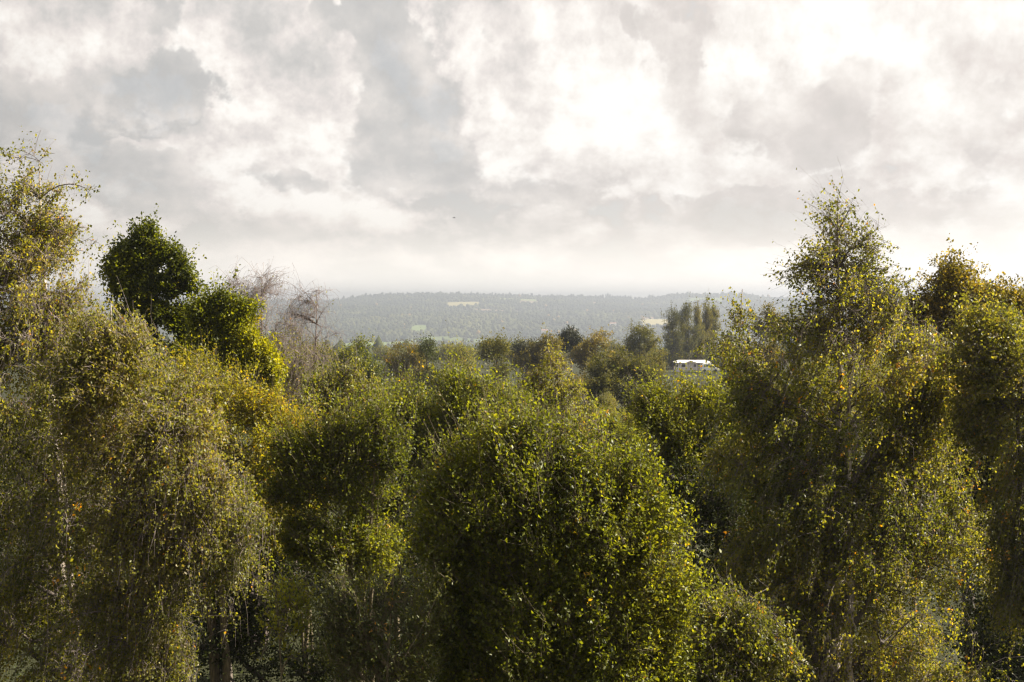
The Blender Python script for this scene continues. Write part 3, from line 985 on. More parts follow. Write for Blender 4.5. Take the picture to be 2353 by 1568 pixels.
# big central willow
D = 18.5
T['big_willow'] = tree('willow_tree', 'largest willow in the middle foreground, yellow-green on top and dark low down', 'tree',
    ground_at(at(1290, 1500, D)), seed=10, habit='willow', leaf_mat_=M['willow_leaf'], twig_mat=M['willow_bark'], bark=M['willow_bark'],
    lobes=lobes_px(D, [(1130, 1034, 26, 45), (1215, 1020, 24, 45), (1300, 1034, 24, 40), (1384, 1016, 22, 45), (1437, 1067, 26, 45), (1060, 1082, 36, 45), (1470, 1111, 26, 36), (1120, 1074, 70, 60), (1200, 1060, 60, 60), (1290, 1074, 60, 55), (1370, 1056, 45, 50), (1410, 1096, 60, 60), (1050, 1125, 80, 70), (1190, 1140, 130, 100), (1330, 1140, 130, 100), (1448, 1155, 75, 75), (1500, 1177, 45, 60),
                       (1500, 1250, 70, 80), (1433, 1242, 110, 110), (1290, 1260, 170, 140), (1110, 1235, 130, 120), (1020, 1260, 70, 90), (1545, 1390, 60, 80), (1485, 1400, 110, 120), (1380, 1430, 170, 150), (1190, 1430, 170, 160), (1050, 1420, 80, 110),
                       (1545, 1500, 60, 60), (1485, 1560, 110, 100), (1300, 1570, 220, 110), (1080, 1560, 90, 90), (1000, 1162, 40, 45)]),
    n_limbs=60, n_branch=1400, n_twig=34000, leaves_per=6.7, leaf_len=0.069, leaf_w=0.046, trunk_r=0.13, stems=5,
    lead_len=0.62, n_lead=300, fit=0.80, tuft=1.25, twig_len=0.26, clump=0.62, clump_scale=0.85, tint_mu=0.5, orange=0.004, twig_r=0.003)
D = 33
T['spire_willow'] = tree('willow_tree', 'yellow-green willow with a pointed double top, just left of centre below the far trees', 'tree',
    ground_at(at(1080, 1400, D)), seed=11, habit='willow', leaf_mat_=M['willow_leaf'], twig_mat=M['willow_bark'], bark=M['willow_bark'],
    lobes=lobes_px(D, [(1050, 897, 30, 40), (1085, 922, 45, 45), (1140, 927, 40, 40), (1060, 972, 75, 60), (1160, 982, 70, 60), (1060, 1062, 100, 90), (1180, 1072, 90, 80), (1060, 1182, 110, 110)]),
    n_limbs=24, n_branch=360, n_twig=8125, leaves_per=8.4, leaf_len=0.090, leaf_w=0.055, trunk_r=0.13, stems=3,
    twig_len=0.34, clump=0.55, clump_scale=1.1, tint_mu=0.56, twig_r=0.004)
D = 38
T['brown_birch'] = tree('birch_tree', 'thin brownish birch at the centre with its bare stem showing', 'tree',
    ground_at(at(1270, 1300, D)), seed=12, habit='birch', leaf_mat_=M['pale_birch_leaf'], twig_mat=M['twig'], bark=M['bark'],
    lobes=lobes_px(D, [(1270, 836, 24, 28), (1255, 886, 55, 45), (1310, 896, 45, 40), (1220, 936, 60, 50), (1290, 956, 80, 60), (1250, 1016, 100, 70), (1330, 1006, 60, 60), (1270, 1106, 100, 90)]),
    n_limbs=22, n_branch=330, n_twig=5375, leaves_per=5.6, leaf_len=0.083, leaf_w=0.061, trunk_r=0.11, trunk_top=at(1272, 800, D), stems=2,
    twig_len=0.34, clump=0.5, clump_scale=1.0, tint_mu=0.62, twig_r=0.005, wind=(0, 0))
D = 30
T['right_willow'] = tree('willow_tree', 'yellow-green willow in front of the white holiday home, hiding its lower wall', 'tree',
    ground_at(at(1570, 1400, D)), seed=13, habit='willow', leaf_mat_=M['willow_leaf'], twig_mat=M['willow_bark'], bark=M['willow_bark'],
    lobes=lobes_px(D, [(1590, 920, 42, 38), (1520, 942, 40, 34), (1635, 942, 36, 36), (1560, 962, 90, 60), (1500, 972, 45, 45), (1560, 1032, 90, 70), (1640, 1012, 60, 80), (1600, 1112, 90, 90), (1530, 1112, 60, 80)]),
    n_limbs=24, n_branch=360, n_twig=8500, leaves_per=8.4, leaf_len=0.080, leaf_w=0.052, trunk_r=0.12, stems=3,
    twig_len=0.32, clump=0.55, clump_scale=1.0, tint_mu=0.52, twig_r=0.004)
D = 36
T['olive_birch'] = tree('birch_tree', 'olive birch scrub with a bare slanting branch, left of centre below the far oaks', 'tree',
    ground_at(at(830, 1350, D)), seed=14, habit='birch', leaf_mat_=M['pale_birch_leaf'], twig_mat=M['grey_twig'], bark=M['bark'],
    lobes=lobes_px(D, [(740, 904, 50, 60), (800, 914, 60, 50), (770, 994, 90, 70), (860, 954, 40, 50), (860, 1014, 70, 60), (740, 1084, 80, 80), (840, 1104, 90, 80), (800, 864, 25, 25), (720, 954, 50, 60)]),
    n_limbs=22, n_branch=360, n_twig=7875, leaves_per=7.3, leaf_len=0.083, leaf_w=0.061, trunk_r=0.12, trunk_top=at(800, 830, D),
    twig_len=0.36, clump=0.5, clump_scale=1.0, tint_mu=0.5, twig_r=0.0045, stems=3, wind=(0.1, 0))
D = 34
T['mid_willow'] = tree('willow_tree', 'olive-green willow left of centre, between the birch scrub and the pointed willow', 'tree',
    ground_at(at(930, 1400, D)), seed=15, habit='willow', leaf_mat_=M['willow_leaf'], twig_mat=M['willow_bark'], bark=M['willow_bark'],
    lobes=lobes_px(D, [(900, 960, 45, 40), (950, 955, 45, 45), (990, 970, 25, 40), (930, 1020, 85, 60), (870, 1060, 60, 60), (960, 1100, 85, 80), (880, 1150, 80, 90), (980, 1200, 70, 90)]),
    n_limbs=24, n_branch=330, n_twig=7000, leaves_per=8.4, leaf_len=0.086, leaf_w=0.052, trunk_r=0.12, stems=3,
    twig_len=0.36, clump=0.55, clump_scale=1.0, tint_mu=0.46, twig_r=0.004)
D = 26
T['hollow_willow'] = tree('willow_tree', 'yellow-tufted willow right of the golden one, over the dark hollow', 'tree',
    ground_at(at(780, 1500, D)), seed=16, habit='willow', leaf_mat_=M['willow_leaf'], twig_mat=M['willow_bark'], bark=M['willow_bark'],
    lobes=lobes_px(D, [(800, 1000, 40, 38), (865, 985, 40, 38), (740, 1050, 45, 42), (830, 1065, 55, 42), (700, 1120, 45, 48), (785, 1130, 55, 44), (865, 1140, 45, 36), (730, 1195, 42, 30), (825, 1195, 42, 24), (680, 1050, 40, 40), (900, 1060, 40, 40), (640, 1140, 30, 40), (760, 1265, 80, 50), (860, 1280, 60, 60), (690, 1240, 50, 50)]),
    n_limbs=22, n_branch=330, n_twig=7000, n_lead=110, fit=0.80, tuft=1.3, leaves_per=7.8, leaf_len=0.076, leaf_w=0.050, trunk_r=0.12, stems=3,
    twig_len=0.3, clump=0.65, clump_scale=1.0, tint_mu=0.55, twig_r=0.004, orange=0.003)
D = 38
T['right_oak'] = tree('oak_tree', 'brown-tinged oak rising in knobbly lobes above the right edge', 'tree',
    ground_at(at(2250, 1300, D)), seed=17, habit='oak', leaf_mat_=M['brown_oak_leaf'], twig_mat=M['bark'], bark=M['bark'],
    lobes=lobes_px(D, [(2200, 645, 40, 35), (2225, 690, 60, 45), (2180, 690, 30, 40), (2150, 735, 45, 40), (2290, 710, 50, 45), (2340, 700, 30, 45), (2230, 770, 80, 70), (2310, 780, 70, 60), (2380, 740, 50, 70), (2240, 850, 110, 80), (2120, 720, 25, 28)]),
    n_limbs=26, n_branch=390, n_twig=5375, leaves_per=18, leaf_len=0.11, leaf_w=0.07, trunk_r=0.28, trunk_top=at(2200, 625, D),
    twig_len=0.26, spray=0.24, wind=(0, 0), clump=0.7, clump_scale=1.2, tint_mu=0.52, asc=0.5, ragged=0.3, leaf_fill=0.6, twig_r=0.007, orange=0.006)
D = 24
T['edge_birch'] = tree('birch_tree', 'olive-brown birch at the right edge, in front of the brown-tinged oak', 'tree',
    ground_at(at(2400, 1500, D)), seed=18, habit='birch', leaf_mat_=M['pale_birch_leaf'], twig_mat=M['grey_twig'], bark=M['bark'], limb_mat=M['bark'],
    lobes=lobes_px(D, [(2260, 800, 70, 90), (2320, 780, 80, 70), (2310, 900, 100, 110), (2250, 960, 60, 80), (2400, 850, 120, 150), (2420, 1050, 90, 100), (2330, 1080, 70, 80), (2350, 1180, 80, 80), (2340, 1330, 80, 100), (2320, 1200, 70, 60), (2420, 1250, 110, 120)]),
    n_limbs=22, n_branch=360, n_twig=11000, leaves_per=9.0, leaf_len=0.072, leaf_w=0.055, trunk_r=0.14, trunk_top=at(2330, 720, D),
    twig_len=0.42, wind=(-0.2, 0), clump=0.55, clump_scale=1.0, tint_mu=0.52, twig_r=0.0028)
# trees in the low gaps, their shade put into the dark leaf colour
D = 30
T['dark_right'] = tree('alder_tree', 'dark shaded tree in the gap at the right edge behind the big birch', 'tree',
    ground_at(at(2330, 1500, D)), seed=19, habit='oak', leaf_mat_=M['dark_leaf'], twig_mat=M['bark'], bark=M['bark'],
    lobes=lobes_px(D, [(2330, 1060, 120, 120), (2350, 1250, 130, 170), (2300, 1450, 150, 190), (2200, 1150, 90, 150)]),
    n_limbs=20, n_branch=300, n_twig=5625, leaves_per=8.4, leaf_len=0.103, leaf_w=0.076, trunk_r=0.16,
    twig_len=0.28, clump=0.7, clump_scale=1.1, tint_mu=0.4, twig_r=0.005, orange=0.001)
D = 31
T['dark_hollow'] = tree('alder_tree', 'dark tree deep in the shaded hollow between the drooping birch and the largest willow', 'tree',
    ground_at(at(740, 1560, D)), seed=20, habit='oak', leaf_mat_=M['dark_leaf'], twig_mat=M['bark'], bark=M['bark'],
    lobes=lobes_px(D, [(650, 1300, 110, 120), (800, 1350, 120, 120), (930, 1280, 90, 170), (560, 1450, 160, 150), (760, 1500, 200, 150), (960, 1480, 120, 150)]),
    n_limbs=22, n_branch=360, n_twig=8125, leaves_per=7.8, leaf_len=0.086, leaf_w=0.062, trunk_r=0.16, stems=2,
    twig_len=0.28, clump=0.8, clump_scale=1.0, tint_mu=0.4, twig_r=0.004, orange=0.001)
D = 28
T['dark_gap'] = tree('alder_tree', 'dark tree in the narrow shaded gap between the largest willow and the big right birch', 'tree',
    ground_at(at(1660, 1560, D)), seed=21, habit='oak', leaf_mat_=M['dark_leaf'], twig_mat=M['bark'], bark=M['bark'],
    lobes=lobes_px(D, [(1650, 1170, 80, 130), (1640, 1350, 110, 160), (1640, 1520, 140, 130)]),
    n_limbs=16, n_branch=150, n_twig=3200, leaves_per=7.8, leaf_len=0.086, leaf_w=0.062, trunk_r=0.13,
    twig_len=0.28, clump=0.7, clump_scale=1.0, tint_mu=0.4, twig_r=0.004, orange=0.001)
D = 17.5
T['sprig_willow'] = tree('willow_tree', 'small grey willow with upright sprigs at the bottom, left of the largest willow', 'tree',
    ground_at(at(860, 1560, D)), seed=22, habit='willow', leaf_mat_=M['grey_willow_leaf'], twig_mat=M['willow_bark'], bark=M['willow_bark'],
    lobes=lobes_px(D, [(780, 1400, 32, 60), (820, 1440, 45, 50), (900, 1400, 40, 60), (960, 1440, 60, 70), (820, 1520, 80, 60), (930, 1530, 90, 80), (780, 1350, 9, 26), (905, 1335, 8, 26), (830, 1370, 10, 24), (950, 1370, 10, 20)]),
    n_limbs=26, n_branch=300, n_twig=1500, leaves_per=8.4, leaf_len=0.062, leaf_w=0.028, trunk_r=0.06, stems=4,
    twig_len=0.22, clump=0.5, clump_scale=0.6, tint_mu=0.6, twig_r=0.0025)
D = 18
T['little_sprigs'] = tree('willow_sapling', 'small lone willow sapling with bright leafy tips in the dark hollow', 'sapling',
    ground_at(at(660, 1560, D)), seed=23, habit='willow', leaf_mat_=M['willow_leaf'], twig_mat=M['willow_bark'], bark=M['willow_bark'],
    lobes=lobes_px(D, [(635, 1370, 8, 26), (665, 1390, 16, 26), (690, 1400, 14, 26), (650, 1450, 22, 16), (700, 1450, 16, 12), (670, 1500, 20, 14)]),
    n_limbs=8, n_branch=26, n_twig=230, leaves_per=6.2, leaf_len=0.069, leaf_w=0.041, trunk_r=0.03,
    twig_len=0.16, clump=0.1, clump_scale=0.6, tint_mu=0.66, twig_r=0.0025)
D = 19
T['corner_birch'] = tree('birch_tree', 'grey-green birch at the bottom between the largest willow and the big right birch', 'tree',
    ground_at(at(1640, 1560, D)), seed=24, habit='birch', leaf_mat_=M['pale_birch_leaf'], twig_mat=M['grey_twig'], bark=M['birch_bark'], limb_mat=M['bark'],
    lobes=lobes_px(D, [(1690, 1440, 70, 60), (1620, 1500, 80, 60), (1740, 1510, 90, 80), (1660, 1580, 130, 90)]),
    n_limbs=16, n_branch=140, n_twig=4200, leaves_per=8.4, leaf_len=0.063, leaf_w=0.047, trunk_r=0.08,
    twig_len=0.3, clump=0.5, clump_scale=0.7, tint_mu=0.5, twig_r=0.003)
print('near leaves', TOTAL[0])

# fill between the near trees and the far trees
fill_src = [T['mid_willow'], T['right_willow'], T['olive_birch'], T['brown_birch'], T['spire_willow']]
rf = np.random.default_rng(77)
FILL = [  # X, Y of the top, distance, source, look
    (700, 905, 60, 2, 'olive birch'), (860, 900, 64, 4, 'small willow'), (960, 895, 58, 0, 'bushy willow'), (1010, 880, 74, 2, 'olive birch'), (1120, 880, 60, 1, 'bushy willow'),
    (1200, 868, 78, 3, 'thin brownish birch'), (1370, 905, 58, 2, 'olive birch'), (1440, 915, 50, 1, 'bushy willow'), (1480, 895, 74, 3, 'thin brownish birch'),
    (1690, 905, 62, 0, 'bushy willow'), (880, 868, 95, 2, 'olive birch'), (760, 862, 88, 3, 'thin brownish birch'), (1400, 885, 88, 2, 'olive birch'), (1560, 878, 84, 4, 'small willow'),
    (1780, 840, 60, 2, 'olive birch'), (1900, 800, 55, 2, 'olive birch'), (2080, 790, 52, 0, 'bushy willow'), (2000, 760, 72, 3, 'thin brownish birch'), (330, 900, 56, 2, 'olive birch'), (120, 820, 52, 0, 'bushy willow'), (220, 790, 66, 2, 'olive birch'),
    (1000, 1000, 44, 1, 'bushy willow'), (1400, 1000, 40, 0, 'bushy willow'), (700, 1010, 44, 0, 'bushy willow'),
]
SRC_TOP = {}
for i, (X, Y, D, s, look) in enumerate(FILL):
    src = fill_src[s]
    cr = [c for c in src.children if c.name.startswith('crown')][0]
    if s not in SRC_TOP:
        co = np.empty(len(cr.data.vertices) * 3, np.float32)
        cr.data.vertices.foreach_get('co', co)
        co = co.reshape(-1, 3)
        SRC_TOP[s] = (float(np.percentile(co[:, 2], 99.95)), float(np.median(co[:, 0])))
    p = at(X, Y + 16, D)
    b = ground_at(p)
    sc = (p[2] - b[2]) / SRC_TOP[s][0]
    # every filler is told apart by where it stands
    side = 'left' if X < 780 else ('left of centre' if X < 1060 else ('centre' if X < 1330 else ('right of centre' if X < 1700 else 'right')))
    copy_tree(src, b, rz=float(rf.uniform(0, 6.28)), sc=(sc * 1.1, sc * 1.1, sc), label='PENDING', group='scrub trees behind the near trees')
    T['fill%d' % i] = (src, X, Y, D, look)

# ------------------------------------------------------------------ trees further off
def far_tree(name, label, D, lobes, seed, habit='oak', mat='far_leaf', n_twig=2600, leaf=0.22, lp=11, tr=0.22, group=None, bx=None, **kw):
    b = ground_at(at(bx if bx else lobes[0][0], 900, D))
    args = dict(habit=habit, leaf_mat_=M[mat], twig_mat=M['bark'], bark=M['bark'], lobes=lobes_px(D, lobes), n_limbs=22, n_branch=200, n_twig=n_twig,
                leaves_per=lp, leaf_len=leaf, leaf_w=leaf * 0.75, trunk_r=tr, twig_len=leaf * 2.2, clump=0.75, fit=0.93, clump_scale=2.6, twig_r=0.012, wind=(0, 0), asc=0.5,
                ragged=0.3, leaf_fill=0.6, keep_twigs=0.35, orange=0.004, spray=leaf * 1.7)
    args.update(kw)
    return tree(name, label, 'tree', b, group=group, seed=seed, **args)


G = 'trees standing before the far valley'
far_tree('oak_tree', 'dark green round-topped oak in the tree line, right of the nearly leafless birch', 140, [(815, 830, 48, 38), (850, 855, 28, 30), (800, 870, 60, 40), (830, 920, 70, 50)], 31, mat='oak_leaf', group=G, tint_mu=0.3)
far_tree('oak_tree', 'flat-topped olive oak in the tree line half behind the nearly leafless birch', 150, [(742, 828, 45, 32), (710, 850, 30, 30), (760, 870, 45, 35), (730, 910, 60, 50)], 32, group=G)
far_tree('oak_tree', 'olive-brown oak with a broad low dome, left of centre in the tree line', 165, [(935, 825, 42, 32), (910, 850, 30, 30), (950, 870, 50, 35), (930, 920, 60, 50)], 33, mat='brown_oak_leaf', group=G)
far_tree('ash_tree', 'narrow dark tree with a knobbly tip, just right of the olive-brown dome', 160, [(983, 802, 15, 18), (985, 830, 26, 25), (995, 860, 26, 30), (985, 910, 40, 45)], 34, mat='dark_leaf', group=G, n_twig=1600, tint_mu=0.8)
far_tree('ash_tree', 'pale airy grey-green tree with a ragged top, left of the small open-crowned tree', 190, [(1035, 808, 18, 16), (1062, 812, 20, 18), (1050, 840, 32, 25), (1075, 850, 22, 25), (1050, 890, 45, 40)], 35, group=G, n_twig=1300, mat='pale_birch_leaf', lp=8)
far_tree('ash_tree', 'small open-crowned tree standing clear near the centre, haze showing between its branches', 150, [(1125, 805, 16, 20), (1152, 800, 16, 18), (1140, 822, 27, 20), (1140, 850, 22, 20)], 36, group=G, n_twig=1100, lp=9, n_limbs=10, n_branch=60, tr=0.16)
far_tree('oak_tree', 'small bluish round tree farther off, right of the open-crowned tree', 420, [(1182, 812, 17, 20), (1178, 835, 26, 22)], 37, group=G, n_twig=1000, leaf=0.42, mat='dark_leaf', tint_mu=0.7)
far_tree('oak_tree', 'olive round oak left of the flat-topped pine', 170, [(1262, 800, 28, 27), (1235, 820, 26, 22), (1275, 830, 30, 25), (1230, 850, 40, 30), (1260, 900, 60, 45)], 38, group=G, mat='brown_oak_leaf', tint_mu=0.35)
far_tree('pine_tree', 'small dark flat-topped pine with a bare forked trunk', 190, [(1312, 782, 17, 10), (1300, 795, 9, 7), (1326, 792, 7, 5), (1308, 775, 8, 6)], 39, group=G, mat='pine_leaf', n_twig=800, leaf=0.26, n_limbs=9, n_branch=30, tr=0.22, asc=0.9, clump=0.3, bx=1316)
far_tree('pine_tree', 'dark flat spreading pine showing over the olive round oak on its left', 185, [(1212, 798, 16, 8), (1200, 808, 14, 8), (1225, 806, 14, 8)], 40, group=G, mat='pine_leaf', n_twig=800, leaf=0.26, n_limbs=8, n_branch=30)
far_tree('oak_tree', 'orange-brown tinged oak with a low broad dome right of the flat-topped pine', 180, [(1375, 800, 34, 26), (1345, 820, 26, 24), (1400, 820, 24, 24), (1370, 845, 48, 30), (1360, 880, 50, 35)], 41, group=G, mat='brown_oak_leaf', tint_mu=0.6)
far_tree('oak_tree', 'tall yellow-green rounded tree just left of the poplars', 230, [(1470, 770, 32, 28), (1445, 795, 28, 28), (1490, 800, 34, 30), (1465, 830, 55, 35), (1510, 835, 22, 30), (1430, 825, 20, 25)], 42, group=G, leaf=0.26, tint_mu=0.55)
far_tree('oak_tree', 'big round bush-like tree with a dark underside, nearest of the tree line', 115, [(1440, 850, 50, 38), (1385, 858, 45, 36), (1490, 870, 34, 34), (1420, 885, 72, 38), (1380, 920, 40, 40), (1470, 930, 60, 40)], 43, group=G, mat='far_leaf', leaf=0.17, n_twig=4200, tint_mu=0.42, clump_scale=1.8)
far_tree('oak_tree', 'small golden-topped bush behind the roof of the white holiday home', 330, [(1572, 836, 24, 22), (1600, 845, 16, 14), (1555, 850, 16, 14)], 44, group=G, leaf=0.3, n_twig=1100, mat='golden_leaf', tint_mu=0.2)
far_tree('oak_tree', 'dark brownish oak right of the poplars, behind the slim birch', 140, [(1695, 785, 36, 40), (1675, 810, 24, 30), (1730, 800, 45, 50), (1720, 860, 60, 50), (1760, 790, 40, 60)], 45, group=G, mat='brown_oak_leaf', tint_mu=0.25, n_twig=3200)
far_tree('oak_tree', 'low dark bush at the foot of the poplars', 350, [(1545, 822, 30, 22), (1515, 830, 24, 20), (1630, 828, 40, 22), (1660, 825, 30, 26)], 46, group=G, mat='dark_leaf', leaf=0.35, n_twig=2000, tint_mu=0.7)
far_tree('oak_tree', 'hazy oak behind the big right birch, its dome just under the far ridge', 170, [(1850, 790, 60, 50), (1800, 760, 35, 35), (1900, 800, 50, 45)], 47, group=G)
far_tree('oak_tree', 'round oak filling the gap between the big right birch and the brown-tinged oak', 120, [(2080, 740, 40, 30), (2110, 775, 50, 40), (2050, 770, 40, 40), (2120, 820, 60, 50)], 48, group=G, mat='brown_oak_leaf', tint_mu=0.35)
pg = 'poplars behind the white holiday home'
for i, (X, Yt, w, lab, tm) in enumerate([(1547, 714, 24, 'leftmost poplar of the clump behind the white holiday home, dark and broad', 0.30), (1580, 698, 24, 'tallest dark poplar of the clump, second from its left end', 0.35),
                                  (1603, 704, 13, 'slim pale poplar of the clump, third from its left end', 0.6), (1623, 697, 13, 'slim pale poplar of the clump, second from its right end', 0.6), (1640, 708, 13, 'rightmost poplar of the clump, slim and pale', 0.55)]):
    far_tree('poplar_tree', lab, 320 + 4 * i, [(X, Yt + 26, w * .62, 27), (X - 1, Yt + 60, w, 42), (X + 1, Yt + 100, w * 1.15, 40)], 50 + i, habit='poplar', group=pg, leaf=0.26, n_twig=1900 if w > 12 else 800,
             lp=11, asc=1.6, clump_scale=2.4, clump=0.35, tint_mu=tm, ragged=0.3, tr=0.3, mat='far_leaf', twig_len=1.1)

# hazy tree rows beyond, each tree its own, from two crowns
protoA = far_tree('oak_tree', 'PENDING', 480, [(880, 822, 20, 16), (868, 832, 16, 14), (895, 834, 18, 15)], 61, leaf=0.5, n_twig=700, n_branch=40, n_limbs=8, clump_scale=4)
protoB = far_tree('oak_tree', 'PENDING', 520, [(1005, 815, 14, 16), (1015, 826, 16, 14)], 62, leaf=0.5, n_twig=600, n_branch=40, n_limbs=8, clump_scale=4)
protoA['group'] = protoB['group'] = 'hazy trees on the slope below the tree line'
protoA['label'] = protoB['label'] = 'hazy round-crowned tree on the slope between the tree line and the valley'
rr_ = np.random.default_rng(9)
for i in range(46):
    D = float(rr_.uniform(330, 720))
    X = float(rr_.uniform(660, 1840))
    b = ground_at(at(X, 850, D))
    s = float(rr_.uniform(0.75, 1.15))
    copy_tree(protoA if i % 2 else protoB, b, float(rr_.uniform(0, 6.28)), (s, s, s))

def build_undergrowth():
    rg = np.random.default_rng(21)
    n = 150000
    y = rg.uniform(2, 130, n)
    x = rg.uniform(-0.62, 0.62, n) * (y + 14)
    hgt = (1.1 + 0.8 * (np.sin(x * 0.9) * np.cos(y * 0.8) + np.sin(x * 0.31 + 2) * np.sin(y * 0.4))) * rg.random(n) ** 0.6
    p = np.stack([x, y, height(x, y) + np.maximum(hgt, 0.03)], -1)
    s = rg.uniform(0.06, 0.16, (n, 1))
    a = norm(rg.normal(size=(n, 3)))
    sd_ = norm(np.cross(a, rg.normal(size=(n, 3)) + np.array([0, 0, 1.0])))
    V = np.stack([p, p + a * s * .5 + sd_ * s * .4, p + a * s, p + a * s * .5 - sd_ * s * .4], 1).reshape(-1, 3)
    i = np.arange(n)[:, None] * 4
    F = np.concatenate([i + np.array([[0, 2, 1]]), i + np.array([[0, 3, 2]])], 1).reshape(-1, 3)
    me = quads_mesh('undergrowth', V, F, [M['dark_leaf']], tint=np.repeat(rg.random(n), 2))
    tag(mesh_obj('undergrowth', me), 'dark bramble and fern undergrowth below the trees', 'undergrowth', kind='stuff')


build_undergrowth()

# labels of the scrub trees: told apart by the neighbours they stand between
FILL_LABELS = [
    'olive birch scrub behind the golden willow, below the half bare birches', 'small willow top behind the birch scrub left of centre', 'bushy willow behind the upright-shooted willow left of centre',
    'hazy olive birch top left of the pointed double-topped willow', 'bushy willow between the pointed willow and the thin brownish birch', 'far thin brownish birch peeping left of the nearer one at the centre',
    'olive birch right of the thin brownish birch, above the largest willow', 'bushy willow below the big round bush-like tree', 'thin brownish birch at the right foot of the big round bush-like tree',
    'bushy willow at the right end of the white holiday home', 'hazy olive birch under the olive-brown dome of the tree line', 'thin brownish birch under the dark green round-topped oak',
    'small olive birch under the left end of the big round bush-like tree', 'small willow top right under the white holiday home', 'olive birch showing through the left side of the big right birch',
    'olive birch showing through the middle of the big right birch', 'bushy willow showing between the big right birch and the brown-tinged oak', 'thin brownish birch whose top shows behind the pointed top of the big right birch',
    'olive birch between the drooping birch and the foot of the green oak', 'bushy willow showing through the left edge birch', 'olive birch showing between the left edge birch and the green oak',
    'bushy willow in shade under the pointed double-topped willow', 'bushy willow right behind the top of the largest willow', 'bushy willow right behind the golden willow']
k = 0
for o in list(scene.objects):
    if o.get('label') == 'PENDING':
        o['label'] = FILL_LABELS[k]
        k += 1


# ------------------------------------------------------------------ small built things
class MB:
    def __init__(self):
        self.v, self.f = [], []

    def box(self, x0, x1, y0, y1, z0, z1):
        o = len(self.v)
        self.v += [(x0, y0, z0), (x1, y0, z0), (x1, y1, z0), (x0, y1, z0), (x0, y0, z1), (x1, y0, z1), (x1, y1, z1), (x0, y1, z1)]
        self.f += [tuple(o + i for i in q) for q in ((0, 3, 2, 1), (4, 5, 6, 7), (0, 1, 5, 4), (1, 2, 6, 5), (2, 3, 7, 6), (3, 0, 4, 7))]
        return self

    def poly(self, pts, faces):
        o = len(self.v)
        self.v += [tuple(p) for p in pts]
        self.f += [tuple(o + i for i in q) for q in faces]
        return self

    def prism(self, prof, y0, y1):
        """profile in x,z pulled from y0 to y1"""
        n = len(prof)
        o = len(self.v)
        self.v += [(x, y0, z) for x, z in prof] + [(x, y1, z) for x, z in prof]
        self.f += [tuple(o + i for i in range(n)), tuple(o + n + i for i in reversed(range(n)))]
        self.f += [(o + i, o + n + i, o + n + (i + 1) % n, o + (i + 1) % n) for i in range(n)]
        return self

    def build(self, name, mat, parent=None, bevel=0.0, loc=(0, 0, 0)):
        me = bpy.data.meshes.new(name)
        me.from_pydata(self.v, [], self.f)
        me.materials.append(mat)
        me.validate()
        me.update()
        import bmesh
        b = bmesh.new()
        b.from_mesh(me)
        bmesh.ops.recalc_face_normals(b, faces=b.faces)
        if bevel:
            bmesh.ops.bevel(b, geom=b.edges[:], offset=bevel, segments=2, affect='EDGES', clamp_overlap=True)
        b.to_mesh(me)
        b.free()
        o = mesh_obj(name, me, parent)
        o.location = loc
        return o


M['white_wall'] = plain_mat('cream_cladding', (.62, .58, .56), 0.5)
M['white_roof'] = plain_mat('pale_roof_sheet', (.80, .76, .66), 0.4)
M['white_paint'] = plain_mat('white_paint', (.78, .78, .76), 0.3, noise=0.04)
M['dark_glass'] = plain_mat('dark_window_glass', (.03, .035, .045), 0.08, noise=0.05)
M['blue_glass'] = plain_mat('blue_tinted_glass', (.06, .09, .16), 0.12, noise=0.08)
M['lilac_deck'] = plain_mat('weathered_deck', (.50, .45, .50), 0.7)
M['rubber'] = plain_mat('black_rubber', (.02, .02, .02), 0.8)
M['brick'] = plain_mat('red_brick', (.40, .20, .13), 0.85)
M['render'] = plain_mat('white_render', (.78, .74, .68), 0.8)
M['tile'] = plain_mat('brown_tile', (.30, .17, .12), 0.8)

# white holiday home: long low body, shallow roof with a cross gable, veranda at the left end
D = 290
s = D / FOC
pL = at(1552, 853, D)
W = (1632 - 1552) * s
z0 = at(0, 852, D)[2]
home = empty('holiday_home', (pL[0], D, z0 - 0.5))
tag(home, 'long white holiday home with a pale shallow roof, half hidden behind a yellow-green willow', 'holiday home')
zb = 0.55
MB().box(1.2, W, 0, 3.6, zb, zb + 1.95).build('wall', M['white_wall'], home)
rb = zb + 1.95
MB().poly([(-.1, -.5, rb), (W + .2, -.5, rb), (W + .2, 4.1, rb), (-.1, 4.1, rb), (.9, 1.8, rb + .62), (W - .8, 1.8, rb + .62),
           (-.1, -.5, rb + .1), (W + .2, -.5, rb + .1), (W + .2, 4.1, rb + .1), (-.1, 4.1, rb + .1)],
          [(0, 3, 2, 1), (6, 7, 5, 4), (7, 8, 5), (8, 9, 4, 5), (9, 6, 4), (0, 1, 7, 6), (1, 2, 8, 7), (2, 3, 9, 8), (3, 0, 6, 9)]).build('roof', M['white_roof'], home)
MB().prism([(2.6, rb + .12), (3.9, rb + .60), (5.2, rb + .12)], -.62, 1.6).build('gable', M['white_wall'], home)
MB().box(-.1, 1.19, -.9, 3.6, zb - .35, zb - .05).build('deck', M['lilac_deck'], home)
for px_ in (-.02, .55):
    MB().box(px_, px_ + .09, -.85, -.76, zb - .05, rb - .02).build('post', M['white_paint'], home)
rail = MB().box(-.02, 1.18, -.84, -.78, zb + .75, zb + .83)
for i in range(8):
    rail.box(.1 + i * .14, .14 + i * .14, -.83, -.79, zb - .05, zb + .75)
rail.build('railing', M['white_paint'], home)
for (a, b_) in ((1.6, 2.5), (4.6, 5.3), (6.6, 7.3), (7.9, 8.7)):
    fr = MB().box(a - .07, b_ + .07, -.05, -.003, zb + .78, zb + 1.7).build('window', M['white_paint'], home)
    MB().box(a, b_, -.07, -.053, zb + .86, zb + 1.62).build('pane', M['dark_glass'], fr)
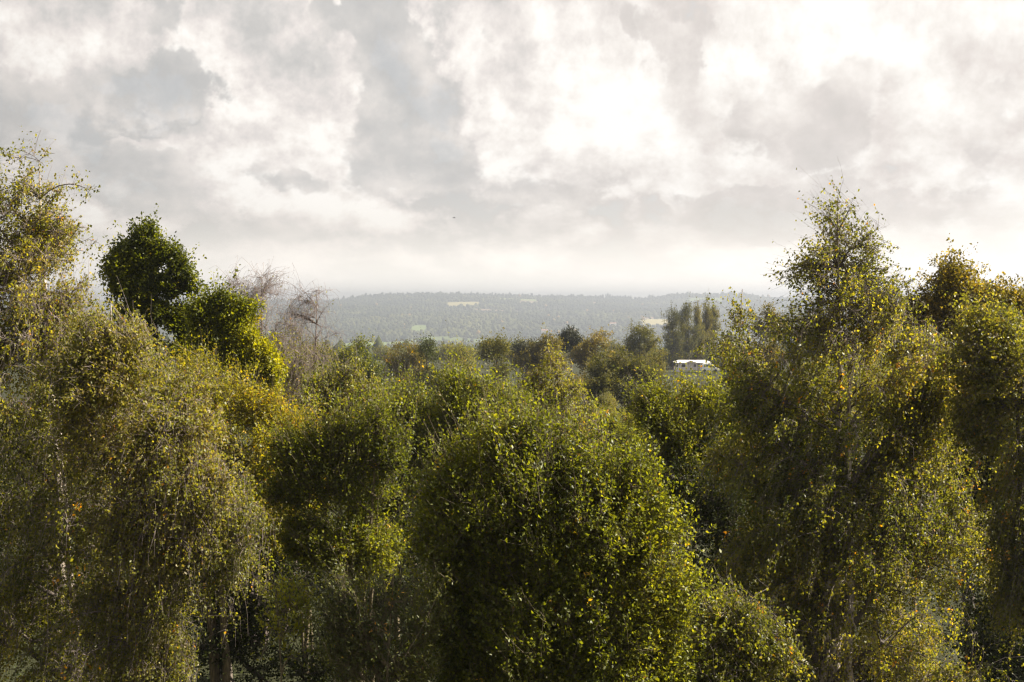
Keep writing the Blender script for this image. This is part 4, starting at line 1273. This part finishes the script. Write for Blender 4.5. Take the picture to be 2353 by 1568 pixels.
dr = MB().box(5.6, 6.3, -.05, -.003, zb + .02, zb + 1.8).build('door', M['lilac_deck'], home)
MB().box(5.68, 6.22, -.07, -.053, zb + .9, zb + 1.65).build('pane', M['dark_glass'], dr)

# white car parked at its right end
pc = at(1610, 858, 284)
car = empty('parked_car', (pc[0], 284, height(pc[0], 284) - 0.0))
zc = at(0, 853, 284)[2] - car.location[2]
car.location[2] += zc - 0.15
tag(car, 'white people carrier with blue-tinted glass at the right end of the white holiday home', 'car')
body = [(0, .35), (.1, .9), (.25, 1.15), (3.55, 1.15), (4.25, .98), (4.5, .7), (4.5, .35)]
MB().prism(body, -.9, .9).build('body', M['white_paint'], car, bevel=0.05)
cab = [(.22, 1.13), (.5, 1.92), (.9, 2.02), (2.5, 2.0), (2.95, 1.86), (3.6, 1.13)]
MB().prism(cab, -.80, .80).build('cabin', M['white_paint'], car, bevel=0.05)
MB().prism([(.62, 1.22), (.8, 1.78), (2.45, 1.80), (2.85, 1.70), (3.3, 1.22)], -.812, -.803).build('side_window', M['blue_glass'], car)
MB().poly([(2.92, -.70, 1.84), (2.92, .70, 1.84), (3.56, .72, 1.19), (3.56, -.72, 1.19), (2.99, -.70, 1.86), (2.99, .70, 1.86), (3.62, .72, 1.21), (3.62, -.72, 1.21)],
          [(0, 1, 2, 3), (4, 7, 6, 5), (0, 4, 5, 1), (1, 5, 6, 2), (2, 6, 7, 3), (3, 7, 4, 0)]).build('windscreen', M['blue_glass'], car)
for wx, wy in ((.85, -.9), (3.6, -.9), (.85, .72), (3.6, .72)):
    ang = np.arange(16) / 16 * 2 * np.pi
    wh = MB().prism([(wx + .33 * math.cos(a), .33 + .33 * math.sin(a)) for a in ang], wy - .02, wy + .2).build('wheel', M['rubber'], car)
for hy in (-.75, .5):
    MB().box(4.46, 4.53, hy, hy + .28, .72, .86).build('headlight', M['dark_glass'], car)


def house(X, Y, D, w, h, label, wall, roofm, wins=3, brick_h=2.2):
    p = at(X, Y, D)
    b = np.array([p[0], p[1], p[2]])
    hs = empty('house', (b[0], b[1], b[2] - h - 1.0), 0.15)
    tag(hs, label, 'house')
    MB().box(-w / 2, w / 2, 0, 8, -2, h).build('wall', wall, hs)
    rf = MB().poly([(-w / 2 - .4, -.4, h), (w / 2 + .4, -.4, h), (w / 2 + .4, 8.4, h), (-w / 2 - .4, 8.4, h), (-w / 2 - .4, 4, h + brick_h * 1.6), (w / 2 + .4, 4, h + brick_h * 1.6)],
                   [(0, 3, 2, 1), (0, 1, 5, 4), (2, 3, 4, 5), (0, 4, 3), (1, 2, 5)]).build('roof', roofm, hs)
    MB().box(w / 4, w / 4 + 1.1, 3.2, 4.3, h + brick_h, h + brick_h * 1.6 + 1.4).build('chimney', M['brick'], rf)
    for i in range(wins):
        xx = -w / 2 + (i + .5) * w / wins
        MB().box(xx - .6, xx + .6, -.06, -.003, h * .55, h * .55 + 1.3).build('window', M['dark_glass'], hs)


house(1488, 731, 4380, 46, 7, 'pale farmhouse on the far hillside, left of the poplars', M['render'], M['tile'], 6)
house(1409, 743, 3900, 22, 6, 'small white house on the far hillside, above the orange-brown tinged oak', M['render'], M['tile'])
house(1252, 759, 3500, 20, 5, 'small white house low on the far slope, above the flat-topped pine', M['render'], M['tile'])

# two specks of birds in the sky
for i, (X, Y, D_) in enumerate([(1043, 501, 300)]):
    p = at(X, Y, D_)
    r = empty('bird', p, 0.6)
    tag(r, 'tiny dark bird flying in the grey clouds left of centre', 'bird')
    prof = [(-.32, .0), (-.2, .05), (0, .07), (.2, .06), (.34, .02), (.2, -.04), (0, -.05), (-.2, -.03)]
    MB().prism(prof, -.05, .05).build('body', M['rubber'], r, bevel=0.02)
    for sgn in (-1, 1):
        MB().poly([(-.12, 0, .03), (.14, 0, .03), (.18, sgn * .35, .16), (-.02, sgn * .75, .08), (-.10, sgn * .35, .15), (-.12, 0, .05), (.14, 0, .05), (.18, sgn * .35, .18), (-.02, sgn * .75, .10), (-.10, sgn * .35, .17)],
                  [(0, 1, 2, 3, 4), (9, 8, 7, 6, 5), (0, 5, 6, 1), (1, 6, 7, 2), (2, 7, 8, 3), (3, 8, 9, 4), (4, 9, 5, 0)]).build('wing', M['rubber'], r)

# ------------------------------------------------------------------ haze
hm = bpy.data.materials.new('haze')
hm.use_nodes = True
hm.node_tree.nodes.clear()
g = NT(hm.node_tree)
out = g.n('ShaderNodeOutputMaterial')
pv = g.n('ShaderNodeVolumePrincipled')
pv.inputs['Color'].default_value = (.34, .368, .42, 1)
pv.inputs['Density'].default_value = 2.5e-4
pv.inputs['Anisotropy'].default_value = 0.35
g.link(pv.outputs[0], out.inputs['Volume'])
hz = MB().box(-8900, 8900, -400, 8900, -140, 100).build('haze', hm)
tag(hz, 'pale autumn haze filling the air over the valley', 'haze', kind='stuff')
